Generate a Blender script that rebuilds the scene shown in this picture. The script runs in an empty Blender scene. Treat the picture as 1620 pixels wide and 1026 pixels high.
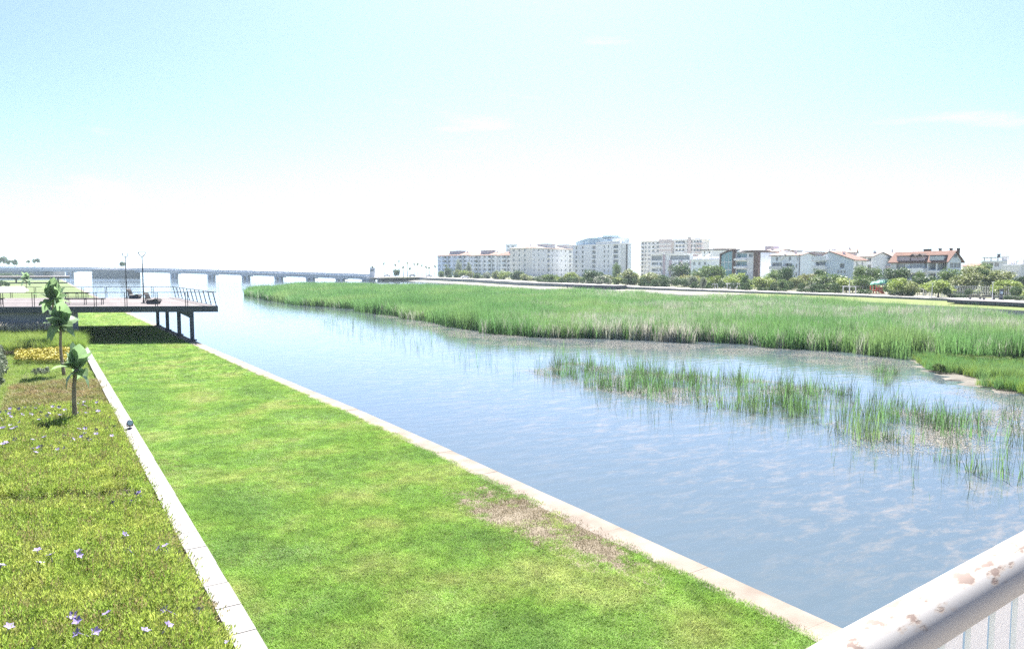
import bpy, math, random
import numpy as np
from math import sin, cos, tan, pi, radians, atan2, atan, sqrt, hypot
from mathutils import Vector, Matrix

# ------------------------------------------------------------------ camera, sky, sun, exposure
SC = bpy.context.scene
COL = SC.collection
RX, RY = 1620.0, 1026.0
FPX = 1150.0
YAW = radians(32.85)            # the canal runs along +Y; the camera looks this far to its right
PITCH = atan(87 / FPX)
CZ = 5.7                        # eye height above the lawn (standing on the footbridge)
cd = bpy.data.cameras.new('camera')
cam = bpy.data.objects.new('camera', cd); COL.objects.link(cam)
cam.location = (0, 0, CZ)
cam.rotation_euler = (pi / 2 - PITCH, 0, -YAW)
cd.sensor_width = 36.0
cd.lens = FPX / RX * 36.0
cd.clip_start = 0.05
cd.clip_end = 40000
SC.camera = cam

SUN_EL = radians(55.5); SUN_AZ = YAW + radians(4.5)      # azimuth from +Y towards +X
sd = bpy.data.lights.new('sun', 'SUN'); sd.energy = 5.0; sd.angle = radians(0.55); sd.color = (1.0, 0.95, 0.87)
sun = bpy.data.objects.new('sun', sd); COL.objects.link(sun)
sdir = Vector((sin(SUN_AZ) * cos(SUN_EL), cos(SUN_AZ) * cos(SUN_EL), sin(SUN_EL)))
sun.rotation_euler = sdir.to_track_quat('Z', 'Y').to_euler()
sun.location = (0, 0, 60)

W = bpy.data.worlds.new('World'); SC.world = W; W.use_nodes = True
nt = W.node_tree; nt.nodes.clear()
sky = nt.nodes.new('ShaderNodeTexSky'); sky.sky_type = 'NISHITA'; sky.sun_disc = False
sky.sun_elevation = SUN_EL; sky.sun_rotation = SUN_AZ
sky.altitude = 0; sky.air_density = 0.40; sky.dust_density = 1.9; sky.ozone_density = 1.0
bg = nt.nodes.new('ShaderNodeBackground'); bg.inputs['Strength'].default_value = 0.05
out = nt.nodes.new('ShaderNodeOutputWorld')
# thin fair-weather cloud streaks, the same all round the sky
tc = nt.nodes.new('ShaderNodeTexCoord')
mp = nt.nodes.new('ShaderNodeMapping'); mp.inputs['Scale'].default_value = (1.0, 1.0, 5.5); mp.inputs['Location'].default_value = (7.81, 2.824, 8.628)
nz = nt.nodes.new('ShaderNodeTexNoise'); nz.inputs['Scale'].default_value = 3.2; nz.inputs['Detail'].default_value = 6; nz.inputs['Roughness'].default_value = 0.55
cr = nt.nodes.new('ShaderNodeMapRange'); cr.inputs['From Min'].default_value = 0.62; cr.inputs['From Max'].default_value = 0.76; cr.inputs['To Max'].default_value = 0.75
mx = nt.nodes.new('ShaderNodeMix'); mx.data_type = 'RGBA'; mx.inputs['B'].default_value = (4.6, 5.0, 5.6, 1)
nt.links.new(tc.outputs['Generated'], mp.inputs['Vector']); nt.links.new(mp.outputs['Vector'], nz.inputs['Vector'])
nt.links.new(nz.outputs['Fac'], cr.inputs['Value']); nt.links.new(cr.outputs['Result'], mx.inputs['Factor'])
wb = nt.nodes.new('ShaderNodeMix'); wb.data_type = 'RGBA'; wb.blend_type = 'MULTIPLY'; wb.inputs['Factor'].default_value = 1.0
wb.inputs['B'].default_value = (0.74, 0.97, 1.22, 1)                   # the camera's cool white balance, all over the sky
nt.links.new(sky.outputs['Color'], wb.inputs['A']); nt.links.new(wb.outputs['Result'], mx.inputs['A']); nt.links.new(mx.outputs['Result'], bg.inputs['Color'])
nt.links.new(bg.outputs['Background'], out.inputs['Surface'])

SC.view_settings.view_transform = 'Standard'; SC.view_settings.look = 'None'
SC.view_settings.gamma = 1.0; SC.view_settings.use_curve_mapping = False
SC.view_settings.exposure = 2.3
SC.render.engine = 'CYCLES'
SC.cycles.use_denoising = False
SC.cycles.use_light_tree = True
SC.cycles.max_bounces = 6; SC.cycles.transparent_max_bounces = 8
SC.cycles.diffuse_bounces = 3; SC.cycles.glossy_bounces = 3; SC.cycles.transmission_bounces = 3; SC.cycles.volume_bounces = 1

# ------------------------------------------------------------------ survey: bearing and level read off the photograph -> world metres
_r = np.array([cos(YAW), -sin(YAW), 0]); _h = np.array([sin(YAW), cos(YAW), 0])
_f = np.array([sin(YAW) * cos(PITCH), cos(YAW) * cos(PITCH), -sin(PITCH)])
_u = np.array([sin(YAW) * sin(PITCH), cos(YAW) * sin(PITCH), cos(PITCH)])
def ray(x, y): return _f * FPX + _r * (x - 810) + _u * (513 - y)
def G(x, y, z=0.0):                       # where that line of sight meets level z
    d = ray(x, y); t = (z - CZ) / d[2]; p = d * t; return Vector((p[0], p[1], z))
def S(x, y, D):                           # at forward distance D
    d = ray(x, y); t = D / (d @ _h); p = d * t; return Vector((p[0], p[1], p[2] + CZ))
def fwd(p): return p[0] * _h[0] + p[1] * _h[1]

R = random.Random(7)
NP = np.random.default_rng(11)

# ------------------------------------------------------------------ materials
MATS = {}
def mat(name, col, rough=0.7, col2=None, scale=3.0, detail=4, bump=0.0, bscale=None, spec=0.35, metal=0.0, lo=0.35, hi=0.65, objvar=0.0, coords='Object'):
    m = bpy.data.materials.new(name); m.use_nodes = True
    n = m.node_tree; b = n.nodes['Principled BSDF']
    b.inputs['Roughness'].default_value = rough; b.inputs['Metallic'].default_value = metal
    b.inputs['Specular IOR Level'].default_value = spec
    b.inputs['Base Color'].default_value = (*col, 1)
    tcn = n.nodes.new('ShaderNodeTexCoord'); src = tcn.outputs[coords]
    if coords == 'World':
        pass
    last = None
    if col2:
        t = n.nodes.new('ShaderNodeTexNoise'); t.inputs['Scale'].default_value = scale; t.inputs['Detail'].default_value = detail
        n.links.new(src, t.inputs['Vector'])
        mr = n.nodes.new('ShaderNodeMapRange'); mr.inputs['From Min'].default_value = lo; mr.inputs['From Max'].default_value = hi
        n.links.new(t.outputs['Fac'], mr.inputs['Value'])
        mi = n.nodes.new('ShaderNodeMix'); mi.data_type = 'RGBA'
        mi.inputs['A'].default_value = (*col, 1); mi.inputs['B'].default_value = (*col2, 1)
        n.links.new(mr.outputs['Result'], mi.inputs['Factor'])
        last = mi.outputs['Result']
    if objvar:
        oi = n.nodes.new('ShaderNodeObjectInfo')
        hs = n.nodes.new('ShaderNodeHueSaturation')
        v = n.nodes.new('ShaderNodeMapRange'); v.inputs['To Min'].default_value = 1 - objvar; v.inputs['To Max'].default_value = 1 + objvar
        n.links.new(oi.outputs['Random'], v.inputs['Value']); n.links.new(v.outputs['Result'], hs.inputs['Value'])
        if last: n.links.new(last, hs.inputs['Color'])
        else: hs.inputs['Color'].default_value = (*col, 1)
        last = hs.outputs['Color']
    if last: n.links.new(last, b.inputs['Base Color'])
    if bump:
        t2 = n.nodes.new('ShaderNodeTexNoise'); t2.inputs['Scale'].default_value = bscale or scale * 6; t2.inputs['Detail'].default_value = 5
        n.links.new(src, t2.inputs['Vector'])
        bp = n.nodes.new('ShaderNodeBump'); bp.inputs['Strength'].default_value = bump; bp.inputs['Distance'].default_value = 0.02
        n.links.new(t2.outputs['Fac'], bp.inputs['Height']); n.links.new(bp.outputs['Normal'], b.inputs['Normal'])
    MATS[name] = m
    return m

def leafmat(name, c1, c2, c3=None, scale=0.25, trans=0.35, rnd=0.25, rough=0.55, spec=0.25, island=0.5):
    """foliage: two leaf colours mixed by position, each plant/instance a little lighter or darker, light passing through the blade"""
    m = bpy.data.materials.new(name); m.use_nodes = True
    n = m.node_tree; n.nodes.clear(); L = n.links.new
    o = n.nodes.new('ShaderNodeOutputMaterial')
    g = n.nodes.new('ShaderNodeNewGeometry')
    t = n.nodes.new('ShaderNodeTexNoise'); t.inputs['Scale'].default_value = scale; t.inputs['Detail'].default_value = 5
    L(g.outputs['Position'], t.inputs['Vector'])
    ramp = n.nodes.new('ShaderNodeValToRGB'); e = ramp.color_ramp.elements
    e[0].position = 0.34; e[0].color = (*c1, 1); e[1].position = 0.66; e[1].color = (*c2, 1)
    if c3:
        k = ramp.color_ramp.elements.new(0.5); k.color = (*c3, 1)
    L(t.outputs['Fac'], ramp.inputs['Fac'])
    oi = n.nodes.new('ShaderNodeObjectInfo')
    mr = n.nodes.new('ShaderNodeMapRange'); mr.inputs['To Min'].default_value = 1 - rnd; mr.inputs['To Max'].default_value = 1 + rnd
    ri = n.nodes.new('ShaderNodeMix'); ri.data_type = 'FLOAT'; ri.inputs['Factor'].default_value = island
    L(oi.outputs['Random'], ri.inputs['A']); L(g.outputs['Random Per Island'], ri.inputs['B']); L(ri.outputs['Result'], mr.inputs['Value'])
    hs = n.nodes.new('ShaderNodeHueSaturation'); L(mr.outputs['Result'], hs.inputs['Value']); L(ramp.outputs['Color'], hs.inputs['Color'])
    b = n.nodes.new('ShaderNodeBsdfPrincipled'); b.inputs['Roughness'].default_value = rough; b.inputs['Specular IOR Level'].default_value = spec
    L(hs.outputs['Color'], b.inputs['Base Color'])
    tr = n.nodes.new('ShaderNodeBsdfTranslucent'); L(hs.outputs['Color'], tr.inputs['Color'])
    ms = n.nodes.new('ShaderNodeMixShader'); ms.inputs['Fac'].default_value = trans
    L(b.outputs['BSDF'], ms.inputs[1]); L(tr.outputs['BSDF'], ms.inputs[2]); L(ms.outputs['Shader'], o.inputs['Surface'])
    MATS[name] = m
    return m

M = MATS
mat('concrete', (0.50, 0.45, 0.39), 0.85, (0.40, 0.36, 0.31), 1.6, 6, 0.35, 30)
mat('kerb_concrete', (0.175, 0.150, 0.130), 0.9, (0.120, 0.098, 0.082), 1.3, 10, 0.5, 40, objvar=0.02)
mat('coping', (0.185, 0.180, 0.182), 0.8, (0.140, 0.135, 0.136), 2.2, 8, 0.3, 50, objvar=0.10)
mat('bridge_concrete', (0.76, 0.76, 0.78), 0.85, (0.68, 0.68, 0.70), 0.3, 5, 0.2, 4)
mat('stone_block', (0.33, 0.31, 0.29), 0.9, (0.24, 0.23, 0.23), 0.35, 6, 0.4, 3)
mat('dark_steel', (0.048, 0.056, 0.080), 0.5, (0.06, 0.068, 0.09), 2.0, 4, spec=0.4)
mat('plank_wood', (0.115, 0.098, 0.100), 0.75, (0.090, 0.075, 0.078), 1.2, 5, 0.2, 25, objvar=0.14)
mat('bench_wood', (0.016, 0.013, 0.016), 0.65, (0.022, 0.017, 0.02), 4, 4, spec=0.2)
mat('lamp_metal', (0.035, 0.04, 0.05), 0.5)
mat('soil', (0.100, 0.082, 0.058), 0.95, (0.155, 0.132, 0.100), 1.1, 7, 0.6, 25)
mat('mud', (0.040, 0.034, 0.026), 0.8, (0.085, 0.077, 0.064), 2.5, 9, 0.6, 14)
mat('lawn_base', (0.058, 0.095, 0.022), 0.95, (0.085, 0.105, 0.034), 0.35, 8, 0.6, 30)
mat('park_ground', (0.11, 0.125, 0.065), 0.95, (0.20, 0.19, 0.15), 0.06, 6)
mat('bank_grass', (0.068, 0.098, 0.016), 0.95, (0.095, 0.108, 0.026), 0.12, 6, 0.5, 2)
mat('paving', (0.42, 0.40, 0.40), 0.85, (0.34, 0.32, 0.32), 0.4, 5)
mat('quay', (0.20, 0.21, 0.23), 0.85, (0.27, 0.27, 0.28), 0.3, 5, 0.3, 3)
mat('wall_white', (0.82, 0.82, 0.84), 0.8, (0.75, 0.75, 0.77), 0.25, 5, objvar=0.04)
mat('wall_cream', (0.80, 0.76, 0.74), 0.8, (0.73, 0.69, 0.67), 0.25, 5, objvar=0.04)
mat('wall_pink', (0.64, 0.53, 0.51), 0.8, (0.58, 0.49, 0.47), 0.25, 5, objvar=0.04)
mat('wall_mauve', (0.48, 0.38, 0.42), 0.8, (0.43, 0.34, 0.38), 0.25, 5)
mat('wall_blue', (0.68, 0.74, 0.80), 0.8, (0.62, 0.68, 0.74), 0.25, 5)
mat('wall_grey', (0.56, 0.58, 0.61), 0.8, (0.50, 0.52, 0.55), 0.25, 5)
mat('brown_cladding', (0.17, 0.10, 0.085), 0.7, (0.13, 0.08, 0.07), 0.5, 4)
mat('dark_frame', (0.09, 0.08, 0.09), 0.6)
mat('roof_tile', (0.150, 0.070, 0.050), 0.85, (0.115, 0.052, 0.040), 0.8, 6, 0.5, 8)
mat('roof_pale', (0.22, 0.155, 0.135), 0.85, (0.17, 0.115, 0.10), 0.6, 5, 0.3, 6)
mat('roof_dark', (0.055, 0.040, 0.040), 0.8, (0.08, 0.055, 0.052), 0.8, 5, 0.4, 8)
mat('roof_metal', (0.40, 0.52, 0.60), 0.35, (0.34, 0.45, 0.53), 0.3, 3, spec=0.5)
mat('white_paint', (0.66, 0.66, 0.67), 0.5)
mat('trunk_bark', (0.17, 0.125, 0.09), 0.9, (0.10, 0.075, 0.055), 6, 6, 0.8, 30)
mat('banana_trunk', (0.20, 0.145, 0.10), 0.9, (0.30, 0.24, 0.17), 7, 5, 0.8, 22)
mat('petal', (0.17, 0.13, 0.32), 0.6, objvar=0.15)
mat('yellow_petal', (0.34, 0.30, 0.035), 0.6, (0.42, 0.38, 0.06), 3, 3)
mat('black_plastic', (0.018, 0.018, 0.02), 0.4)
mat('red_plastic', (0.48, 0.09, 0.05), 0.5)
mat('green_canvas', (0.10, 0.34, 0.24), 0.7)
mat('rope_grey', (0.42, 0.42, 0.46), 0.7)
mat('scum', (0.13, 0.118, 0.10), 0.8, (0.22, 0.20, 0.175), 0.4, 4)
mat('hill_rock', (0.026, 0.042, 0.056), 0.95, (0.040, 0.056, 0.066), 0.002, 7)
def glassmat(name, col):
    m = mat(name, col, 0.08, spec=0.9); return m
glassmat('window_glass', (0.055, 0.062, 0.075)); glassmat('teal_glass', (0.10, 0.24, 0.28))
glassmat('shutter', (0.20, 0.21, 0.24))

leafmat('grass', (0.165, 0.285, 0.070), (0.325, 0.385, 0.125), (0.215, 0.350, 0.072), 0.42, 0.40, 0.50, island=0.25)
leafmat('dry_grass', (0.15, 0.125, 0.07), (0.20, 0.165, 0.10), None, 1.2, 0.30, 0.25)
leafmat('groundcover', (0.180, 0.265, 0.044), (0.33, 0.375, 0.085), (0.245, 0.325, 0.060), 1.3, 0.40, 0.60)
leafmat('tan_cover', (0.26, 0.20, 0.10), (0.19, 0.22, 0.06), None, 1.3, 0.35, 0.35)
leafmat('lush_grass', (0.16, 0.26, 0.045), (0.23, 0.30, 0.075), None, 0.5, 0.45, 0.25)
leafmat('white_plume', (0.62, 0.58, 0.52), (0.50, 0.46, 0.40), None, 1.0, 0.4, 0.15)
leafmat('grey_shrub', (0.115, 0.150, 0.095), (0.18, 0.21, 0.15), None, 0.8, 0.3, 0.3)
leafmat('banana_leaf', (0.135, 0.225, 0.100), (0.195, 0.290, 0.145), None, 1.6, 0.60, 0.20, 0.32, 0.6)
leafmat('reed', (0.105, 0.225, 0.075), (0.185, 0.290, 0.105), (0.135, 0.260, 0.088), 0.09, 0.45, 0.5, island=0.5)
leafmat('reed_thin', (0.050, 0.085, 0.040), (0.085, 0.120, 0.055), None, 0.3, 0.35, 0.45)
leafmat('reed_grey', (0.32, 0.35, 0.27), (0.44, 0.43, 0.37), None, 0.12, 0.35, 0.3)
leafmat('leaf_dark', (0.035, 0.075, 0.022), (0.065, 0.115, 0.035), None, 0.5, 0.25, 0.3)
leafmat('leaf_mid', (0.075, 0.135, 0.030), (0.130, 0.190, 0.050), None, 0.4, 0.30, 0.3)
leafmat('leaf_lime', (0.150, 0.215, 0.035), (0.225, 0.275, 0.065), None, 0.4, 0.35, 0.3)
leafmat('leaf_olive', (0.150, 0.185, 0.060), (0.205, 0.230, 0.085), None, 0.4, 0.30, 0.3)
leafmat('leaf_grey', (0.16, 0.19, 0.14), (0.22, 0.25, 0.19), None, 0.4, 0.30, 0.3)
leafmat('leaf_rust', (0.20, 0.19, 0.065), (0.17, 0.20, 0.06), None, 0.4, 0.30, 0.3)
leafmat('palm_leaf', (0.06, 0.10, 0.03), (0.10, 0.14, 0.045), None, 0.4, 0.25, 0.3)

def rusty_paint():
    m = mat('rail_paint', (0.70, 0.69, 0.68), 0.42, spec=0.45)
    n = m.node_tree; L = n.links.new; b = n.nodes['Principled BSDF']
    tcn = n.nodes.new('ShaderNodeTexCoord')
    mpn = n.nodes.new('ShaderNodeMapping'); mpn.inputs['Scale'].default_value = (16, 34, 34); L(tcn.outputs['Object'], mpn.inputs['Vector'])
    t = n.nodes.new('ShaderNodeTexNoise'); t.inputs['Scale'].default_value = 1.0; t.inputs['Detail'].default_value = 5; t.inputs['Roughness'].default_value = 0.55
    L(mpn.outputs['Vector'], t.inputs['Vector'])
    geo = n.nodes.new('ShaderNodeNewGeometry'); sep = n.nodes.new('ShaderNodeSeparateXYZ'); L(tcn.outputs['Object'], sep.inputs['Vector'])
    # wear sits where hands rub: the top of the tube
    top = n.nodes.new('ShaderNodeMapRange'); top.inputs['From Min'].default_value = 0.0; top.inputs['From Max'].default_value = 0.045
    top.inputs['To Min'].default_value = -0.25; top.inputs['To Max'].default_value = 0.02; L(sep.outputs['Z'], top.inputs['Value'])
    ad = n.nodes.new('ShaderNodeMath'); ad.operation = 'ADD'; L(t.outputs['Fac'], ad.inputs[0]); L(top.outputs['Result'], ad.inputs[1])
    mk = n.nodes.new('ShaderNodeMapRange'); mk.inputs['From Min'].default_value = 0.56; mk.inputs['From Max'].default_value = 0.625; L(ad.outputs[0], mk.inputs['Value'])
    st = n.nodes.new('ShaderNodeMapRange'); st.inputs['From Min'].default_value = 0.50; st.inputs['From Max'].default_value = 0.62; st.inputs['To Max'].default_value = 0.55; L(ad.outputs[0], st.inputs['Value'])
    t2 = n.nodes.new('ShaderNodeTexNoise'); t2.inputs['Scale'].default_value = 30; t2.inputs['Detail'].default_value = 4; L(tcn.outputs['Object'], t2.inputs['Vector'])
    rc = n.nodes.new('ShaderNodeMix'); rc.data_type = 'RGBA'; rc.inputs['A'].default_value = (0.105, 0.078, 0.070, 1); rc.inputs['B'].default_value = (0.17, 0.125, 0.11, 1)
    L(t2.outputs['Fac'], rc.inputs['Factor'])
    m1 = n.nodes.new('ShaderNodeMix'); m1.data_type = 'RGBA'; m1.inputs['A'].default_value = (0.26, 0.252, 0.25, 1); m1.inputs['B'].default_value = (0.20, 0.14, 0.085, 1)
    L(st.outputs['Result'], m1.inputs['Factor'])
    m2 = n.nodes.new('ShaderNodeMix'); m2.data_type = 'RGBA'; L(mk.outputs['Result'], m2.inputs['Factor']); L(m1.outputs['Result'], m2.inputs['A']); L(rc.outputs['Result'], m2.inputs['B'])
    L(m2.outputs['Result'], b.inputs['Base Color'])
    rr = n.nodes.new('ShaderNodeMapRange'); rr.inputs['To Min'].default_value = 0.58; rr.inputs['To Max'].default_value = 0.85; L(mk.outputs['Result'], rr.inputs['Value']); L(rr.outputs['Result'], b.inputs['Roughness'])
    bp = n.nodes.new('ShaderNodeBump'); bp.inputs['Strength'].default_value = 0.25; bp.inputs['Distance'].default_value = 0.002; bp.invert = True
    L(mk.outputs['Result'], bp.inputs['Height']); L(bp.outputs['Normal'], b.inputs['Normal'])
rusty_paint()

def water_mat():
    m = bpy.data.materials.new('water'); m.use_nodes = True; MATS['water'] = m
    n = m.node_tree; L = n.links.new; b = n.nodes['Principled BSDF']
    b.inputs['Roughness'].default_value = 0.04; b.inputs['IOR'].default_value = 1.333; b.inputs['Specular IOR Level'].default_value = 0.5
    g = n.nodes.new('ShaderNodeNewGeometry')
    # submerged weed beds: pale brown streaks drifting below the surface, water elsewhere
    mp1 = n.nodes.new('ShaderNodeMapping'); mp1.inputs['Rotation'].default_value = (0, 0, 0.55); mp1.inputs['Scale'].default_value = (0.9, 2.0, 1); L(g.outputs['Position'], mp1.inputs['Vector'])
    t = n.nodes.new('ShaderNodeTexNoise'); t.inputs['Scale'].default_value = 1.0; t.inputs['Detail'].default_value = 12; t.inputs['Roughness'].default_value = 0.78; t.inputs['Distortion'].default_value = 0.25
    L(mp1.outputs['Vector'], t.inputs['Vector'])
    mr = n.nodes.new('ShaderNodeMapRange'); mr.inputs['From Min'].default_value = 0.49; mr.inputs['From Max'].default_value = 0.66; L(t.outputs['Fac'], mr.inputs['Value'])
    sx = n.nodes.new('ShaderNodeSeparateXYZ'); L(g.outputs['Position'], sx.inputs['Vector'])
    # the weed grows in the shallows on the reed side, not along the quay wall
    kx = n.nodes.new('ShaderNodeMapRange'); kx.inputs['From Min'].default_value = 11.5; kx.inputs['From Max'].default_value = 18; kx.inputs['To Min'].default_value = 0.1; L(sx.outputs['X'], kx.inputs['Value'])
    mm = n.nodes.new('ShaderNodeMath'); mm.operation = 'MULTIPLY'; L(mr.outputs['Result'], mm.inputs[0]); L(kx.outputs['Result'], mm.inputs[1])
    m2 = n.nodes.new('ShaderNodeMath'); m2.operation = 'MULTIPLY'; m2.inputs[1].default_value = 0.8; L(mm.outputs[0], m2.inputs[0])
    mi = n.nodes.new('ShaderNodeMix'); mi.data_type = 'RGBA'; mi.inputs['A'].default_value = (0.050, 0.070, 0.088, 1); mi.inputs['B'].default_value = (0.128, 0.116, 0.104, 1)
    L(m2.outputs[0], mi.inputs['Factor']); L(mi.outputs['Result'], b.inputs['Base Color'])
    w1 = n.nodes.new('ShaderNodeTexNoise'); w1.inputs['Scale'].default_value = 1.5; w1.inputs['Detail'].default_value = 3; w1.inputs['Roughness'].default_value = 0.5
    mp2 = n.nodes.new('ShaderNodeMapping'); mp2.inputs['Rotation'].default_value = (0, 0, 0.6); mp2.inputs['Scale'].default_value = (0.55, 1.5, 1); L(g.outputs['Position'], mp2.inputs['Vector']); L(mp2.outputs['Vector'], w1.inputs['Vector'])
    bp = n.nodes.new('ShaderNodeBump'); bp.inputs['Strength'].default_value = 0.30; bp.inputs['Distance'].default_value = 0.05
    sw = n.nodes.new('ShaderNodeMapRange'); sw.inputs['From Min'].default_value = 430; sw.inputs['From Max'].default_value = 560; sw.inputs['To Min'].default_value = 0.05; sw.inputs['To Max'].default_value = 0.55
    L(sx.outputs['Y'], sw.inputs['Value']); L(sw.outputs['Result'], bp.inputs['Distance'])          # open sea is choppier than the canal
    L(w1.outputs['Fac'], bp.inputs['Height']); L(bp.outputs['Normal'], b.inputs['Normal'])
water_mat()

# ------------------------------------------------------------------ builders
class MB:
    """collects shapes; build() links them as one mesh object"""
    def __init__(s): s.v = []; s.f = []; s.m = []
    def add(s, vs, fs, mi=0):
        o = len(s.v); s.v += [tuple(p) for p in vs]; s.f += [tuple(i + o for i in q) for q in fs]; s.m += [mi] * len(fs); return s
    def box(s, x0, x1, y0, y1, z0, z1, mi=0, T=None):
        vs = [Vector(p) for p in ((x0, y0, z0), (x1, y0, z0), (x1, y1, z0), (x0, y1, z0), (x0, y0, z1), (x1, y0, z1), (x1, y1, z1), (x0, y1, z1))]
        if T: vs = [T @ p for p in vs]
        return s.add(vs, [(0, 3, 2, 1), (4, 5, 6, 7), (0, 1, 5, 4), (1, 2, 6, 5), (2, 3, 7, 6), (3, 0, 4, 7)], mi)
    def prism(s, poly, z0, z1, mi=0):
        n = len(poly); vs = [(p[0], p[1], z0) for p in poly] + [(p[0], p[1], z1) for p in poly]
        fs = [tuple(range(n - 1, -1, -1)), tuple(range(n, 2 * n))] + [(i, (i + 1) % n, n + (i + 1) % n, n + i) for i in range(n)]
        return s.add(vs, fs, mi)
    def bar(s, a, b, w, h=None, mi=0, up=(0, 0, 1)):
        a, b = Vector(a), Vector(b); d = (b - a).normalized(); h = h or w; up = Vector(up)
        if abs(d.dot(up)) > 0.98: up = Vector((1, 0, 0))
        r = d.cross(up).normalized() * (w / 2); t = r.cross(d).normalized() * (h / 2)
        vs = [a - r - t, a + r - t, a + r + t, a - r + t, b - r - t, b + r - t, b + r + t, b - r + t]
        return s.add(vs, [(0, 1, 2, 3), (7, 6, 5, 4), (0, 4, 5, 1), (1, 5, 6, 2), (2, 6, 7, 3), (3, 7, 4, 0)], mi)
    def tube(s, pts, rad, seg=8, mi=0, cap=True):
        pts = [Vector(p) for p in pts]; n = len(pts)
        if not hasattr(rad, '__len__'): rad = [rad] * n
        vs = []; ref = None
        for i, p in enumerate(pts):
            d = (pts[min(i + 1, n - 1)] - pts[max(i - 1, 0)]).normalized()
            if ref is None: ref = Vector((1, 0, 0)) if abs(d.x) < 0.8 else Vector((0, 1, 0))
            r = (ref - d * ref.dot(d)).normalized(); t = d.cross(r); ref = r
            vs += [p + (r * cos(2 * pi * k / seg) + t * sin(2 * pi * k / seg)) * rad[i] for k in range(seg)]
        fs = [(i * seg + k, i * seg + (k + 1) % seg, (i + 1) * seg + (k + 1) % seg, (i + 1) * seg + k) for i in range(n - 1) for k in range(seg)]
        if cap: fs += [tuple(range(seg - 1, -1, -1)), tuple(range((n - 1) * seg, n * seg))]
        return s.add(vs, fs, mi)
    def mesh(s, name, mats, smooth=False):
        me = bpy.data.meshes.new(name); me.from_pydata(s.v, [], s.f)
        for q in (mats if isinstance(mats, (list, tuple)) else [mats]): me.materials.append(M[q] if isinstance(q, str) else q)
        if any(s.m): me.polygons.foreach_set('material_index', s.m)
        if smooth: me.polygons.foreach_set('use_smooth', [True] * len(me.polygons))
        me.update(); return me
    def build(s, name, mats, parent=None, smooth=False, loc=None):
        return link(name, s.mesh(name, mats, smooth), parent, loc)

def link(name, me, parent=None, loc=None, rotz=None, scale=None):
    o = bpy.data.objects.new(name, me); COL.objects.link(o)
    if parent: o.parent = parent
    if loc is not None: o.location = loc
    if rotz is not None: o.rotation_euler = (0, 0, rotz)
    if scale is not None: o.scale = scale
    return o
def tag(o, label=None, cat=None, group=None, kind=None):
    if label: o['label'] = label
    if cat: o['category'] = cat
    if group: o['group'] = group
    if kind: o['kind'] = kind
    return o
def empty(name, loc, label=None, cat=None, group=None, rotz=0.0, scale=None):
    o = bpy.data.objects.new(name, None); COL.objects.link(o); o.location = loc; o.rotation_euler = (0, 0, rotz); o.empty_display_size = 0.3
    if scale is not None: o.scale = scale
    return tag(o, label, cat, group)
def arrmesh(name, v, f, mats, smooth=False):
    """mesh from numpy arrays of equal-sized faces"""
    v = np.asarray(v, np.float32); f = np.asarray(f, np.int32); k = f.shape[1]
    me = bpy.data.meshes.new(name); me.vertices.add(len(v)); me.vertices.foreach_set('co', v.ravel())
    me.loops.add(f.size); me.loops.foreach_set('vertex_index', f.ravel())
    me.polygons.add(len(f)); me.polygons.foreach_set('loop_start', np.arange(0, f.size, k)); me.polygons.foreach_set('loop_total', np.full(len(f), k))
    for q in (mats if isinstance(mats, (list, tuple)) else [mats]): me.materials.append(M[q])
    if smooth: me.polygons.foreach_set('use_smooth', np.ones(len(f), bool))
    me.update(calc_edges=True); me.validate(); return me
def inpoly(px, py, poly):
    inside = np.zeros(len(px), bool); n = len(poly)
    for i in range(n):
        x0, y0 = poly[i][0], poly[i][1]; x1, y1 = poly[(i + 1) % n][0], poly[(i + 1) % n][1]
        c = ((y0 > py) != (y1 > py)) & (px < (x1 - x0) * (py - y0) / ((y1 - y0) if y1 != y0 else 1e-9) + x0)
        inside ^= c
    return inside
def fnoise(x, y, s, seed=0):
    """cheap smooth value noise 0..1 on numpy arrays"""
    rg = np.random.default_rng(seed); T = rg.random((64, 64))
    X = x / s; Y = y / s; xi = np.floor(X).astype(int); yi = np.floor(Y).astype(int); fx = X - xi; fy = Y - yi
    fx = fx * fx * (3 - 2 * fx); fy = fy * fy * (3 - 2 * fy)
    a = T[xi % 64, yi % 64]; b = T[(xi + 1) % 64, yi % 64]; c = T[xi % 64, (yi + 1) % 64]; d = T[(xi + 1) % 64, (yi + 1) % 64]
    return (a * (1 - fx) + b * fx) * (1 - fy) + (c * (1 - fx) + d * fx) * fy

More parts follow.
